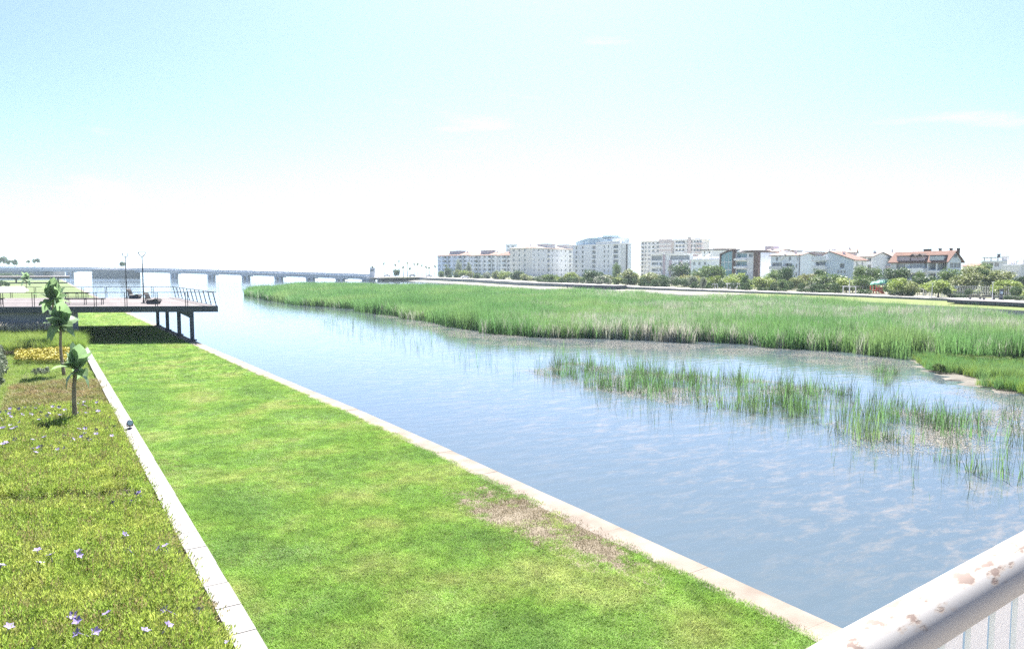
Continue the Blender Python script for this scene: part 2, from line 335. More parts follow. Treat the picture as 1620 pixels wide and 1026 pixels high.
PROTO = {}
def proto(cname, meshes):
    c = bpy.data.collections.new(cname)
    for i, me in enumerate(meshes):
        o = bpy.data.objects.new('%s_%02d' % (cname, i), me); c.objects.link(o)
    PROTO[cname] = (c, len(meshes)); return c
def scatter(name, cname, pts, rot, scl, idx=None):
    """one object that grows a plant of the collection on each of its points"""
    c, k = PROTO[cname]; pts = np.asarray(pts, np.float32); n = len(pts)
    me = bpy.data.meshes.new(name); me.vertices.add(n); me.vertices.foreach_set('co', pts.ravel())
    a = me.attributes.new('rot', 'FLOAT_VECTOR', 'POINT'); a.data.foreach_set('vector', np.asarray(rot, np.float32).ravel())
    scl = np.asarray(scl, np.float32)
    if scl.ndim == 1: scl = np.repeat(scl[:, None], 3, 1)
    a = me.attributes.new('scl', 'FLOAT_VECTOR', 'POINT'); a.data.foreach_set('vector', scl.ravel())
    idx = NP.integers(0, k, n) if idx is None else idx
    a = me.attributes.new('idx', 'INT', 'POINT'); a.data.foreach_set('value', np.asarray(idx, np.int32))
    o = link(name, me)
    g = bpy.data.node_groups.new(name + '_growth', 'GeometryNodeTree')
    g.interface.new_socket('Geometry', in_out='INPUT', socket_type='NodeSocketGeometry'); g.interface.new_socket('Geometry', in_out='OUTPUT', socket_type='NodeSocketGeometry')
    gi = g.nodes.new('NodeGroupInput'); go = g.nodes.new('NodeGroupOutput')
    ci = g.nodes.new('GeometryNodeCollectionInfo'); ci.inputs['Collection'].default_value = c; ci.inputs['Separate Children'].default_value = True; ci.inputs['Reset Children'].default_value = True
    ip = g.nodes.new('GeometryNodeInstanceOnPoints'); ip.inputs['Pick Instance'].default_value = True
    def na(nm, t):
        q = g.nodes.new('GeometryNodeInputNamedAttribute'); q.data_type = t; q.inputs['Name'].default_value = nm; return q.outputs['Attribute']
    er = g.nodes.new('FunctionNodeEulerToRotation'); g.links.new(na('rot', 'FLOAT_VECTOR'), er.inputs[0])
    g.links.new(gi.outputs[0], ip.inputs['Points']); g.links.new(ci.outputs[0], ip.inputs['Instance'])
    g.links.new(na('idx', 'INT'), ip.inputs['Instance Index']); g.links.new(er.outputs[0], ip.inputs['Rotation']); g.links.new(na('scl', 'FLOAT_VECTOR'), ip.inputs['Scale'])
    g.links.new(ip.outputs[0], go.inputs[0])
    md = o.modifiers.new('growth', 'NODES'); md.node_group = g
    return o

def blades(name, m, n, radius, h0, h1, w, lean=0.35, seg=2, seed=1, taper=True, mat2=None):
    """a tuft: n curved blades rooted within radius"""
    rg = np.random.default_rng(seed); V = []; Fc = []
    for i in range(n):
        a = rg.random() * 2 * pi; r = radius * sqrt(rg.random()); bx, by = r * cos(a), r * sin(a)
        h = h0 + (h1 - h0) * rg.random(); l = lean * h * (0.3 + rg.random()); d = rg.random() * 2 * pi
        q = rg.random() * 2 * pi; wx, wy = cos(q) * w / 2 * (0.7 + 0.6 * rg.random()), sin(q) * w / 2
        o = len(V)
        for k in range(seg + 1):
            t = k / seg; x = bx + cos(d) * l * t * t; y = by + sin(d) * l * t * t; z = h * t * (1 - 0.18 * lean * t)
            ww = (1 - 0.92 * t ** 1.6) if taper else 1
            V += [(x - wx * ww, y - wy * ww, z), (x + wx * ww, y + wy * ww, z)]
        for k in range(seg):
            Fc.append((o + 2 * k, o + 2 * k + 1, o + 2 * k + 3, o + 2 * k + 2))
    return arrmesh(name, V, Fc, m)
def leaves(name, m, n, rx, ry, rz, size, seed, shell=0.55, lumps=9, aspect=0.6, up=0.3, gap=0.0):
    """a crown of n leaf-sized faces gathered in lumps inside an ellipsoid"""
    rg = np.random.default_rng(seed)
    if lumps:
        c = rg.normal(size=(lumps, 3)); c /= np.linalg.norm(c, axis=1)[:, None]; c *= (0.35 + 0.35 * rg.random((lumps, 1))); lr = 0.34 + 0.22 * rg.random(lumps)
        which = rg.integers(0, lumps, n)
        d = rg.normal(size=(n, 3)); d /= np.linalg.norm(d, axis=1)[:, None]
        p = c[which] + d * (lr[which] * (shell + (1 - shell) * rg.random(n)))[:, None]
    else:
        d = rg.normal(size=(n, 3)); d /= np.linalg.norm(d, axis=1)[:, None]
        p = d * (shell + (1 - shell) * rg.random(n))[:, None] * (1 + 0.05 * rg.normal(size=n))[:, None]
    p = p * np.array([rx, ry, rz])
    a = rg.normal(size=(n, 3)); a[:, 2] += up; a /= np.linalg.norm(a, axis=1)[:, None]
    b = np.cross(a, rg.normal(size=(n, 3))); b /= np.linalg.norm(b, axis=1)[:, None]
    s = size * (0.6 + 0.8 * rg.random(n))[:, None]
    a = a * s; b = b * s * aspect
    V = np.stack([p - a * 0.5, p + b * 0.5, p + a * 0.5, p - b * 0.5], 1).reshape(-1, 3)
    return arrmesh(name, V, np.arange(4 * n).reshape(n, 4), m)

def struct(o, kind='structure'): o['kind'] = kind; return o
ONES = ['first', 'second', 'third', 'fourth', 'fifth', 'sixth', 'seventh', 'eighth', 'ninth', 'tenth', 'eleventh', 'twelfth', 'thirteenth', 'fourteenth', 'fifteenth', 'sixteenth', 'seventeenth', 'eighteenth', 'nineteenth']
def ordinal(i):
    if i < 19: return ONES[i]
    n = i + 1; tens = n // 10 - 2
    return ('twentieth', 'thirtieth', 'fortieth', 'fiftieth', 'sixtieth', 'seventieth')[tens] if n % 10 == 0 else ('twenty-', 'thirty-', 'forty-', 'fifty-', 'sixty-', 'seventy-')[tens] + ONES[n % 10 - 1]

# ================================================================== THE SETTING
WZ = -0.6                                     # water level; lawn is 0
struct(MB().add([(-5500, -5500, WZ), (5500, -5500, WZ), (5500, 5500, WZ), (-5500, 5500, WZ)], [(0, 1, 2, 3)]).build('water', 'water'))

KERB = [(-6, 10.45), (6, 10.5), (12, 10.58), (19, 10.66), (27, 10.68), (38, 10.42), (61, 10.15), (82, 10.0), (104, 9.75), (180, 9.6), (330, 9.5), (470, 9.5)]
def kerb_x(y):
    for (a, xa), (b, xb) in zip(KERB, KERB[1:]):
        if y <= b: return xa + (xb - xa) * (y - a) / (b - a)
    return KERB[-1][1]
# left bank: earth under lawn and beds
poly = [(x - 0.3, y) for y, x in KERB] + [(-400, 470), (-400, -6)]
struct(MB().prism(poly, -2.0, -0.004).build('lawn_ground', 'lawn_base'))
# canal kerb: cast lengths along the quay, slightly uneven
kerb = struct(empty('canal_kerb', (0, 0, 0)))
y = -6.0; k = 0
while y < 470:
    L_ = (2.6 if y < 120 else 20) + R.uniform(-.15, .15); y1 = y + L_ - (.007 if y < 120 else 0); N = 6 if y < 120 else 2; vs = []; dz = R.uniform(-.006, .006); dx_ = R.uniform(-.008, .008)
    for q in range(N + 1):
        yy = y + (y1 - y) * q / N; x = kerb_x(yy) + dx_; j = R.uniform(-.012, .012); c = R.uniform(0, .012)
        vs += [(x - 0.74 + j, yy, -0.35), (x - 0.74 + j, yy, 0.008 + dz), (x - 0.03 - c, yy, 0.012 + dz), (x, yy, -0.012 + dz - c), (x, yy, -1.6)]
    fs = [(i * 5 + q, i * 5 + 5 + q, i * 5 + 6 + q, i * 5 + 1 + q) for i in range(N) for q in range(4)] + [(4, 3, 2, 1, 0), tuple(5 * N + q for q in range(5))]
    MB().add(vs, fs).build('kerb_length', 'kerb_concrete', kerb); y += L_; k += 1

# right bank promenade line (bearing, level) -> plan
PROM = [(640, 437.2, 1.35), (670, 438.7, 1.3), (747, 441.4, 1.3), (824, 446.0, 1.1), (920, 449.6, 0.9), (1080, 456.7, 0.45), (1196, 460.8, 0.35), (1350, 466.2, 0.3), (1491, 471.9, 0.3), (1620, 477.3, 0.3), (1800, 486, 0.3), (2000, 497, 0.3)]
PP = [G(x, y, z) for x, y, z in PROM]
cap0 = S(598, 436, 395); cap0.z = 1.3
PP = [cap0] + PP
def offs(P, d):
    """polyline moved sideways, away from the canal for d > 0"""
    Q = []
    for i, p in enumerate(P):
        a = P[max(i - 1, 0)]; b = P[min(i + 1, len(P) - 1)]; t = Vector((b.x - a.x, b.y - a.y, 0)).normalized()
        nrm = Vector((-t.y, t.x, 0)); Q.append(Vector((p.x + nrm.x * d, p.y + nrm.y * d, p.z)))
    return Q
def strip(name, mats, A, B, za=None, zb=None):
    m = MB(); n = len(A)
    vs = [(p.x, p.y, p.z + (za or 0)) for p in A] + [(p.x, p.y, p.z + (zb or 0)) for p in B]
    m.add(vs, [(i, i + 1, n + i + 1, n + i) for i in range(n - 1)]); return m.build(name, mats)
def wallstrip(name, mats, A, h0, h1, th):
    B = offs(A, th); m = MB(); n = len(A); vs = []
    for p, q in zip(A, B): vs += [(p.x, p.y, p.z + h0), (p.x, p.y, p.z + h1), (q.x, q.y, q.z + h1), (q.x, q.y, q.z + h0)]
    fs = []
    for i in range(n - 1):
        for k in range(4): fs.append((i * 4 + k, i * 4 + (k + 1) % 4, i * 4 + 4 + (k + 1) % 4, i * 4 + 4 + k))
    fs += [(3, 2, 1, 0), tuple(4 * (n - 1) + k for k in range(4))]
    m.add(vs, fs); return m.build(name, mats)
far = [Vector((p.x, p.y, 0)) for p in PP]
landpoly = [(p.x, p.y) for p in offs(PP, 0.6)] + [(1500, -700), (2500, 600), (2200, 1600), (700, 800)]
m = MB(); n = len(landpoly)
struct(m.add([(p[0], p[1], (PP[i].z - 0.12) if i < len(PP) else 0.6) for i, p in enumerate(landpoly)], [tuple(range(n))]).build('park_ground', 'park_ground'))
struct(strip('promenade', 'paving', offs(PP, 0.45), offs(PP, 7.5), -0.02, -0.02))
qw = empty('quay_wall', PP[5], 'long grey quay wall with pale coping below the far promenade', 'wall')
o = wallstrip('wall_face', 'quay', PP, -2.4, -0.12, 0.5); o.parent = qw; o.location = -qw.location
o = wallstrip('coping', 'paving', offs(PP, -0.12), -0.12, 0.02, 0.8); o.parent = qw; o.location = -qw.location
# grass bank between quay wall and reeds on the right, lower white walkway in the middle
seg = PP[7:]; 
A = offs(seg, -0.2); B = offs(seg, -9.0)
struct(strip('grass_bank', 'bank_grass', [Vector((p.x, p.y, -0.12)) for p in A], [Vector((p.x, p.y, -0.62)) for p in B]))
seg = PP[2:8]
A = offs(seg, -0.2); B = offs(seg, -5.0); C = offs(seg, -6.2)
struct(strip('lower_path', 'paving', [Vector((p.x, p.y, -0.25)) for p in B], [Vector((p.x, p.y, -0.25)) for p in C]))
struct(strip('grass_verge', 'park_ground', [Vector((p.x, p.y, -0.15)) for p in A], [Vector((p.x, p.y, -0.27)) for p in B]))
C2 = offs(seg, -6.2); C3 = offs(seg, -9.5)
struct(strip('muddy_shore', 'mud', [Vector((p.x, p.y, -0.29)) for p in C2], [Vector((p.x, p.y, -0.66)) for p in C3]))

# far mountains
def ridge(name, prof, D, depth, seed):
    rg = np.random.default_rng(seed); xs = np.arange(prof[0][0], prof[-1][0] + 1, 6.0); N = len(xs)
    yy = np.interp(xs, [p[0] for p in prof], [p[1] for p in prof])
    rows = 9; V = []
    for j in range(rows):
        t = j / (rows - 1)
        for i, x in enumerate(xs):
            top = S(x, yy[i] + rg.normal() * 0.35, D)
            foot = S(x, 426, D - depth); foot.z = -1
            k = t ** 1.5
            p = foot.lerp(top, t); z = -1 + (top.z + 1) * k * (1 + 0.10 * (1 - t) * sin(x * 0.23 + j) + 0.05 * rg.normal() * (1 - t))
            V.append((p.x, p.y, z))
    Fq = [(j * N + i, j * N + i + 1, (j + 1) * N + i + 1, (j + 1) * N + i) for j in range(rows - 1) for i in range(N - 1)]
    Fq2 = []
    o = len(V)
    for i, x in enumerate(xs):
        top = S(x, 426, D + depth * 0.6); V.append((top.x, top.y, -1))
    Fq += [((rows - 1) * N + i, (rows - 1) * N + i + 1, o + i + 1, o + i) for i in range(N - 1)]
    return struct(arr_to_obj(name, V, Fq, 'hill_rock'))
def arr_to_obj(name, V, Fq, m): return link(name, arrmesh(name, V, Fq, m, True))
ridge('mountain_ridge', [(1440, 424), (1500, 411), (1528, 404), (1555, 398), (1585, 391.5), (1605, 394), (1640, 399), (1700, 408), (1760, 415), (1820, 423)], 2400, 350, 3)
ridge('mountain_ridge', [(1545, 424), (1590, 404), (1620, 391), (1660, 381), (1720, 386), (1800, 376), (1900, 390), (2050, 402), (2200, 420)], 2650, 350, 4)

# ================================================================== FOOTBRIDGE RAILING WHERE THE PHOTOGRAPHER STANDS
fb = empty('footbridge', (0, 0, 3.9), 'concrete footbridge with worn white tube railing in the near right corner', 'bridge')
def arch(x): return 0.058 * (x - 1.1) if x < 14 else 0.058 * 12.9 - 0.01 * (x - 14)
T0 = fb.location
m = MB()
for i in range(24):
    x0 = -8 + i * 2.0; z0, z1 = arch(x0) - 0.06, arch(x0 + 2) - 0.06
    m.add([(x0, -3.4, z0 - .5), (x0 + 2, -3.4, z1 - .5), (x0 + 2, .9, z1 - .5), (x0, .9, z0 - .5), (x0, -3.4, z0), (x0 + 2, -3.4, z1), (x0 + 2, .9, z1), (x0, .9, z0)],
          [(0, 3, 2, 1), (4, 5, 6, 7), (0, 1, 5, 4), (2, 3, 7, 6)])
m.build('bridge_slab', 'concrete', fb)
RAILY = 0.75; RAILZ = 4.965 - 3.9; ang = atan(0.058)
rail = MB(); rail.tube([(-0.6 + 0.25 * i, 0, 0) for i in range(36)], 0.054, 32)
ro = rail.build('handrail', 'rail_paint', fb, smooth=True, loc=(1.1, RAILY, RAILZ)); ro.rotation_euler = (0, -ang, 0)
ro['label'] = 'thick white tube handrail with rust-brown chipped paint'
bar = MB(); bar.box(-0.6, 8.0, -0.02, 0.02, -1.0, -0.95); br = bar.build('bottom_rail', 'white_paint', fb, loc=(1.1, RAILY, RAILZ)); br.rotation_euler = (0, -ang, 0)
pm = MB().box(-0.038, 0.038, -0.006, 0.006, -0.96, -0.028).mesh('picket', 'white_paint')
for i in range(66):
    x = 0.62 + i * 0.112
    o = link('picket', pm, fb, (x, RAILY + 0.012, RAILZ + arch(x)))

# ================================================================== LEFT BANK: WALL, LAWN, BEDS
wl = empty('garden_wall', (2.35, 30, 0), 'low wall with pale stone coping between flower bed and lawn', 'wall')
MB().box(-0.15, 0.15, -25, 31, -0.4, 0.14).build('wall_core', 'concrete', wl)
y = 5.2; k = 0; cms = []
for v in range(4):
    mm_ = MB(); e = 0.006 * v
    mm_.add([(-0.2, 0.01, 0), (0.2, 0.01, 0), (0.2, 0.988, 0), (-0.2, 0.988, 0), (-0.2, 0.01, .055), (0.19, 0.01, .055), (0.19, 0.988, .055), (-0.2, 0.988, .055), (0.2, 0.01, .045), (0.2, 0.988, .045)],
            [(0, 3, 2, 1), (4, 5, 6, 7), (0, 1, 8, 5, 4), (1, 2, 9, 8), (8, 9, 6, 5), (2, 3, 7, 6, 9), (3, 0, 4, 7)])
    cms.append(mm_.mesh('coping_slab', 'coping'))
while y < 61:
    c = link('coping_slab', cms[k % 4], wl, (R.uniform(-.006, .006), y - 30, 0.141 + R.uniform(0, .006))); y += 1.0; k += 1

# --- lawn turf
proto('turf', [blades('turf_tuft', 'grass', 90, 0.13, 0.02, 0.065, 0.013, 1.1, 1, 20 + i) for i in range(4)])
proto('dry_turf', [blades('dry_tuft', 'dry_grass', 70, 0.22, 0.015, 0.05, 0.011, 0.9, 1, 40 + i) for i in range(3)])
def turf_points(x0, x1, y0, y1, step):
    gx, gy = np.meshgrid(np.arange(x0, x1, step), np.arange(y0, y1, step)); gx = gx.ravel(); gy = gy.ravel()
    gx = gx + NP.uniform(-.5, .5, len(gx)) * step; gy = gy + NP.uniform(-.5, .5, len(gy)) * step; return gx, gy
def bare(x, y):
    d = ((x - 9.35 + (y - 12.6) * 0.05) / 1.15) ** 2 + ((y - 13.3) / 3.6) ** 2
    d2 = ((x - 2.95) / 0.55) ** 2 + ((y - 23.0) / 1.3) ** 2
    return np.maximum(np.clip(1.25 - d, 0, 1), 0.7 * np.clip(1.2 - d2, 0, 1)) * (0.35 + 1.1 * fnoise(x, y, 0.55, 5))
kx = np.vectorize(kerb_x)
gx, gy = turf_points(2.55, 10.2, 5, 40, 0.115)
ok = (gx < kx(gy) - 0.72 + 0.14 * fnoise(gx, gy, 0.5, 3)); gx, gy = gx[ok], gy[ok]
b_ = bare(gx, gy); keep = NP.random(len(gx)) > b_ * 1.05
n_ = keep.sum(); P_ = np.stack([gx[keep], gy[keep], np.full(n_, -0.004)], 1)
hgt = 0.75 + 0.7 * fnoise(P_[:, 0], P_[:, 1], 1.1, 9)
tf = scatter('lawn_grass', 'turf', P_, np.stack([np.zeros(n_), np.zeros(n_), NP.uniform(0, 6.28, n_)], 1), np.stack([np.full(n_, 1.0), np.full(n_, 1.0), hgt], 1))
tag(tf, 'mown bright green lawn between the low wall and the canal kerb', 'grass', kind='stuff')
dsel = (~keep & (NP.random(len(gx)) < 0.55)) | (NP.random(len(gx)) < 0.03)
n_ = dsel.sum(); P_ = np.stack([gx[dsel], gy[dsel], np.full(n_, -0.004)], 1)
tag(scatter('dry_grass', 'dry_turf', P_, np.stack([np.zeros(n_), np.zeros(n_), NP.uniform(0, 6.28, n_)], 1), NP.uniform(.8, 1.4, n_)), 'dry straw-coloured grass on the bare patch beside the kerb', 'grass', kind='stuff')
gx, gy = turf_points(2.6, 10.2, 40, 62, 0.26); g2x, g2y = turf_points(-4, 10.2, 62, 130, 0.42)
gx = np.concatenate([gx, g2x]); gy = np.concatenate([gy, g2y]); ok = gx < kx(gy) - 0.8; gx, gy = gx[ok], gy[ok]; n_ = len(gx)
s_ = np.where(gy < 62, 1.35, 2.0)
tag(scatter('distant_lawn_grass', 'turf', np.stack([gx, gy, np.full(n_, -0.004)], 1), np.stack([np.zeros(n_), np.zeros(n_), NP.uniform(0, 6.28, n_)], 1), np.stack([s_, s_, np.full(n_, 1.6)], 1)), 'lawn continuing under and beyond the dark deck', 'grass', kind='stuff')
# bare soil showing at the worn patch
pts = []
for i in range(40):
    a = 2 * pi * i / 40; rr = 1 + 0.16 * sin(3 * a + 1) + 0.10 * sin(7 * a) + 0.06 * sin(13 * a)
    pts.append((min(9.2 + 1.1 * rr * cos(a) - 0.05 * 3.6 * sin(a), 9.92), 13.3 + 3.5 * rr * sin(a)))
struct(MB().add([(p[0], p[1], 0.002) for p in pts] + [(9.1, 13.2, 0.006)], [(i, (i + 1) % 40, 40) for i in range(40)]).build('worn_ground', 'soil'))
struct(MB().add([(-5.4, 4, 0.004), (2.3, 4, 0.004), (2.3, 64, 0.004), (-5.4, 64, 0.004)], [(0, 1, 2, 3)]).build('bed_soil', 'soil'))

# --- planting bed
def cover_tuft(seed, m_='groundcover'):
    """a bushy sprig: short upright stems set with small narrow leaves"""
    rg = np.random.default_rng(seed); V = []; Fq = []
    for st in range(9):
        a = rg.random() * 6.28; r = .13 * sqrt(rg.random()); bx, by = r * cos(a), r * sin(a); h = .14 + .15 * rg.random(); lx, ly = rg.normal(0, .22, 2)
        for k in range(9):
            t = (k + .5) / 9; z = h * t; q = k * 2.4 + rg.random(); L = .075 * (1.15 - .5 * t) * (.7 + .6 * rg.random()); w = .0085; e = .5 + .7 * t
            x, y = bx + lx * z, by + ly * z; dx_, dy_, dz_ = cos(q) * cos(e) * L, sin(q) * cos(e) * L, sin(e) * L; px_, py_ = -sin(q) * w, cos(q) * w; o = len(V)
            V += [(x, y, z), (x + dx_ * .5 + px_, y + dy_ * .5 + py_, z + dz_ * .5), (x + dx_, y + dy_, z + dz_), (x + dx_ * .5 - px_, y + dy_ * .5 - py_, z + dz_ * .5)]; Fq.append((o, o + 1, o + 2, o + 3))
    return arrmesh('cover_tuft', V, Fq, m_)
proto('cover', [cover_tuft(60 + i) for i in range(6)] + [cover_tuft(67, 'tan_cover')])
proto('lowgrass', [blades('low_tuft', 'lush_grass', 50, 0.2, 0.08, 0.22, 0.014, 0.8, 2, 65 + i) for i in range(3)])
proto('tan', [blades('tan_tuft', 'tan_cover', 46, 0.18, 0.06, 0.20, 0.03, 0.9, 2, 70 + i) for i in range(3)])
proto('lush', [blades('lush_tuft', 'lush_grass', 46, 0.20, 0.35, 0.75, 0.016, 0.7, 3, 80 + i) for i in range(3)])
proto('shrub', [leaves('shrub_tuft', 'grey_shrub', 160, 0.26, 0.26, 0.26, 0.10, 90 + i, lumps=4) for i in range(3)])
proto('yellow', [leaves('yellow_tuft', 'yellow_petal', 60, 0.16, 0.16, 0.09, 0.07, 95 + i, lumps=0) for i in range(2)])
proto('plume', [blades('plume_tuft', 'white_plume', 40, 0.16, 0.3, 0.75, 0.05, 0.5, 2, 99 + i) for i in range(2)])
def crease_at(x, y): return np.clip(1.75 - np.abs(y - 18.35 + 0.42 * (x - 1.9) - 0.10 * np.sin(x * 5)) / 0.34, 0, 1) * np.clip((x + 1.6) / 0.6, 0, 1)
def hedge_h(x, y):
    e = np.clip((2.06 - x) / 0.34, 0, 1) ** 0.6
    h = 0.50 * e
    h = h * (1 - 0.98 * crease_at(x, y)) * np.where(y > 18.35 - 0.42 * (x - 1.9), 0.92, 1.0)
    return h + 0.10 * (fnoise(x, y, 0.6, 15) - 0.5) * e
gx, gy = turf_points(-5.3, 2.0, 8.4, 33.2, 0.118)
hz = hedge_h(gx, gy); keep = (gy < 30.5 + 2.5 * fnoise(gx, gy, 1.2, 21)) & ((hz > 0.09) | ((gx > 1.8) & (crease_at(gx, gy) < .5) & (NP.random(len(gx)) < .7))); gx, gy, hz = gx[keep], gy[keep], hz[keep]; n_ = len(gx)
tilt = np.clip((gx - 1.65) / 0.45, 0, 1) * 0.6
cov = scatter('groundcover_plants', 'cover', np.stack([gx, gy, np.clip(hz, -.02, 1) - 0.02], 1), np.stack([NP.normal(0, .15, n_), tilt + NP.normal(0, .15, n_), NP.uniform(-.6, .6, n_)], 1), NP.uniform(.8, 1.25, n_))
tag(cov, 'dense yellow-green groundcover plants in the flower bed by the coping', 'groundcover', kind='stuff')
fl = MB()
for k in range(5):
    a = 2 * pi * k / 5; c, s = cos(a), sin(a); q = a + .55; w = a - .55
    fl.add([(0, 0, 0), (.028 * cos(w), .028 * sin(w), .012), (.045 * c, .045 * s, .016), (.028 * cos(q), .028 * sin(q), .012)], [(0, 1, 2, 3)])
fl.tube([(0, 0, -0.16), (0, 0, 0.004)], 0.004, 4)
flm = fl.mesh('flower', 'petal')
sel = NP.permutation(n_)[:9000]; c_ = 0
for i in sel:
    x, y = gx[i], gy[i]
    if y < 10 or x < -1.7 or fnoise(np.array([x]), np.array([y]), 1.6, 33)[0] < 0.40 - 0.1 * (x > 1.7): continue
    o = link('flower', flm, cov, (x, y, max(hz[i], 0) + 0.27)); o.rotation_euler = (NP.normal(-.35, .3), NP.normal(.2, .3), NP.uniform(0, 6)); o.scale = (1.7,) * 3; c_ += 1
    if c_ >= 150: break
def bedpatch(name, cn, poly, step, z, s0, s1, label, cat):
    xs = [p[0] for p in poly]; ys = [p[1] for p in poly]
    gx, gy = turf_points(min(xs), max(xs), min(ys), max(ys), step); ok = inpoly(gx, gy, poly); gx, gy = gx[ok], gy[ok]; n = len(gx)
    return tag(scatter(name, cn, np.stack([gx, gy, np.full(n, z) + 0.1 * (fnoise(gx, gy, 0.9, 44) - .5)], 1), np.stack([NP.normal(0, .12, n), NP.normal(0, .12, n), NP.uniform(0, 6.28, n)], 1), NP.uniform(s0, s1, n)), label, cat, kind='stuff')
bedpatch('tan_groundcover', 'tan', [(-1.5, 31), (0, 30.6), (2.3, 30), (2.4, 41.5), (1.0, 43), (-1.4, 42.5)], 0.17, 0.04, .8, 1.4, 'brownish creeping plants behind the nearest slim tree', 'groundcover')
bedpatch('meadow_grass', 'lowgrass', [(-4, 33), (-1.5, 31), (-1.2, 41.5), (2.4, 41), (2.4, 56), (-4, 60)], 0.24, -0.05, .9, 1.5, 'light green low grass around the yellow flower bed', 'grass')
bedpatch('yellow_flowers', 'yellow', [(-1.45, 52), (0.95, 50), (1.9, 53), (1.2, 57.5), (-1.5, 58)], 0.24, 0.42, .9, 1.5, 'bed of bright yellow flowers below the lime grass mound', 'flowers')
bedpatch('tall_lime_grass', 'lush', [(-3.4, 58), (2.3, 57), (2.4, 64), (1.6, 68), (-3.6, 72)], 0.27, 0.35, .9, 1.35, 'tall lime green grass mound in front of the deck', 'grass')
bedpatch('white_plume_grass', 'plume', [(-4.4, 68.5), (0.9, 66.0), (1.2, 67.0), (-4.4, 70.0)], 0.26, 1.0, .7, 1.15, 'white feathery plumes along the deck edge', 'grass')
bedpatch('purple_sedum', 'shrub', [(-0.6, 46.4), (0.05, 46), (0.15, 47), (-0.5, 47.4)], 0.26, 0.16, .6, 1.0, 'small dull mauve bush near the second slim tree', 'shrub')
bedpatch('grey_hedge', 'shrub', [(-4.5, 36), (-1.95, 36), (-2.0, 47), (-2.6, 60), (-4.8, 60)], 0.32, 0.45, 1.0, 1.9, 'grey-green hedge at the left picture edge', 'hedge')
bedpatch('bushy_sage', 'shrub', [(-1.3, 22.6), (-0.1, 22.2), (0.5, 24.0), (-0.9, 26.0)], 0.30, 0.30, .7, 1.2, 'grey-green sage bush among the groundcover left of the nearest slim tree', 'shrub')

# --- slim broad-leaved trees
def paddle(L, Wd, seed, droop):
    rg = random.Random(seed); V = []; N = 7
    for i in range(N + 1):
        t = i / N; w = Wd * 0.5 * (sin(pi * min(1, t * 0.93 + 0.07)) ** 0.7) * (1.15 - 0.35 * t); 
        x = L * t; z = L * (0.18 * t - droop * t * t); wob = 0.04 * Wd * sin(i * 2.1 + seed)
        for sx in (-1, -0.5, 0, 0.5, 1):
            V.append((x * (1 - 0.10 * droop * t), sx * w, z + abs(sx) * w * 0.14 + wob * abs(sx) * (1 if sx > 0 else -1)))
    Fq = [(i * 5 + k, i * 5 + k + 1, i * 5 + k + 6, i * 5 + k + 5) for i in range(N) for k in range(4)]
    mb = MB().add(V, Fq)
    mb.tube([(-0.25, 0, -0.03), (0, 0, 0), (L * 0.5, 0, L * (0.09 - droop * .25) - 0.01)], [0.018, 0.015, 0.006], 5)
    return mb.mesh('leaf', 'banana_leaf', True)
PAD = [paddle(0.80, 0.60, 1, 0.15), paddle(0.72, 0.52, 2, 0.55), paddle(0.58, 0.42, 3, 0.95), paddle(0.88, 0.62, 4, 0.02)]
def slim_tree(base, h, nl, sc, seed, label, lean=(0, 0)):
    rg = random.Random(seed); t = empty('slim_tree', base, label, 'tree', 'slim broad-leaved trees')
    pts = []; rad = []
    for i in range(9):
        u = i / 8; pts.append((lean[0] * u + 0.05 * sin(u * 5 + seed), lean[1] * u + 0.03 * sin(u * 7), h * u)); rad.append(0.085 - 0.03 * u + 0.006 * (i % 2))
    MB().tube(pts, rad, 10).build('trunk', 'banana_trunk', t, True)
    top = Vector(pts[-1])
    for i in range(nl):
        u = i / max(nl - 1, 1); a = i * 2.4 + rg.uniform(-.4, .4); el = radians((84, 74, 64, 52, 42, 28, 14, -4, -20)[min(8, int(u * 8.99))] + rg.uniform(-9, 9))
        o = link('leaf', PAD[3 if u < .22 else (0 if u < .5 else (1 if u < .8 else 2))], t, top + Vector((0.04 * cos(a), 0.04 * sin(a), 0.05 - 0.35 * u * rg.random())))
        o.rotation_euler = (rg.uniform(-.5, .5), -el, a); s = sc * rg.uniform(.8, 1.15); o.scale = (s, s, s)
    return t
slim_tree((0.67, 28.8, 0), 2.35, 14, 0.98, 1, 'nearest slim tree with big paddle leaves rising from the groundcover', (0.22, 0.1))
slim_tree((0.75, 45.4, 0), 2.75, 15, 1.40, 2, 'middle slim paddle-leaved tree beside the yellow flowers', (-0.02, 0.1))
slim_tree((0.45, 60.0, 0), 3.6, 18, 1.70, 3, 'farthest slim tree before the deck, its crown above the rail', (0.1, 0.3))
p4 = G(42, 461, 0); slim_tree(p4, 3.0, 14, 2.6, 4, 'broad-leaved tree on the lawn beyond the deck by the white paving', (0, 0))

# --- garden spotlight on the coping
sp = empty('spotlight', (2.36, 28.1, 0.2), 'small black garden spotlight on the stone coping', 'spotlight')
MB().box(-.07, .07, -.07, .07, 0, .025).build('base_plate', 'black_plastic', sp)
MB().tube([(0, 0, .02), (0, 0, .10)], .018, 8).bar((-.09, 0, .09), (.09, 0, .09), .02, .03).bar((-.09, 0, .09), (-.09, 0, .2), .02, .03).bar((.09, 0, .09), (.09, 0, .2), .02, .03).build('bracket', 'black_plastic', sp)
MB().tube([(0, .10, .15), (0, .08, .155), (0, -.08, .21), (0, -.12, .225)], [.05, .075, .10, .105], 14).build('lamp_housing', 'black_plastic', sp, True)
MB().tube([(0, -.121, .2255), (0, -.126, .227)], [.09, .09], 14).build('lens', 'roof_metal', sp)

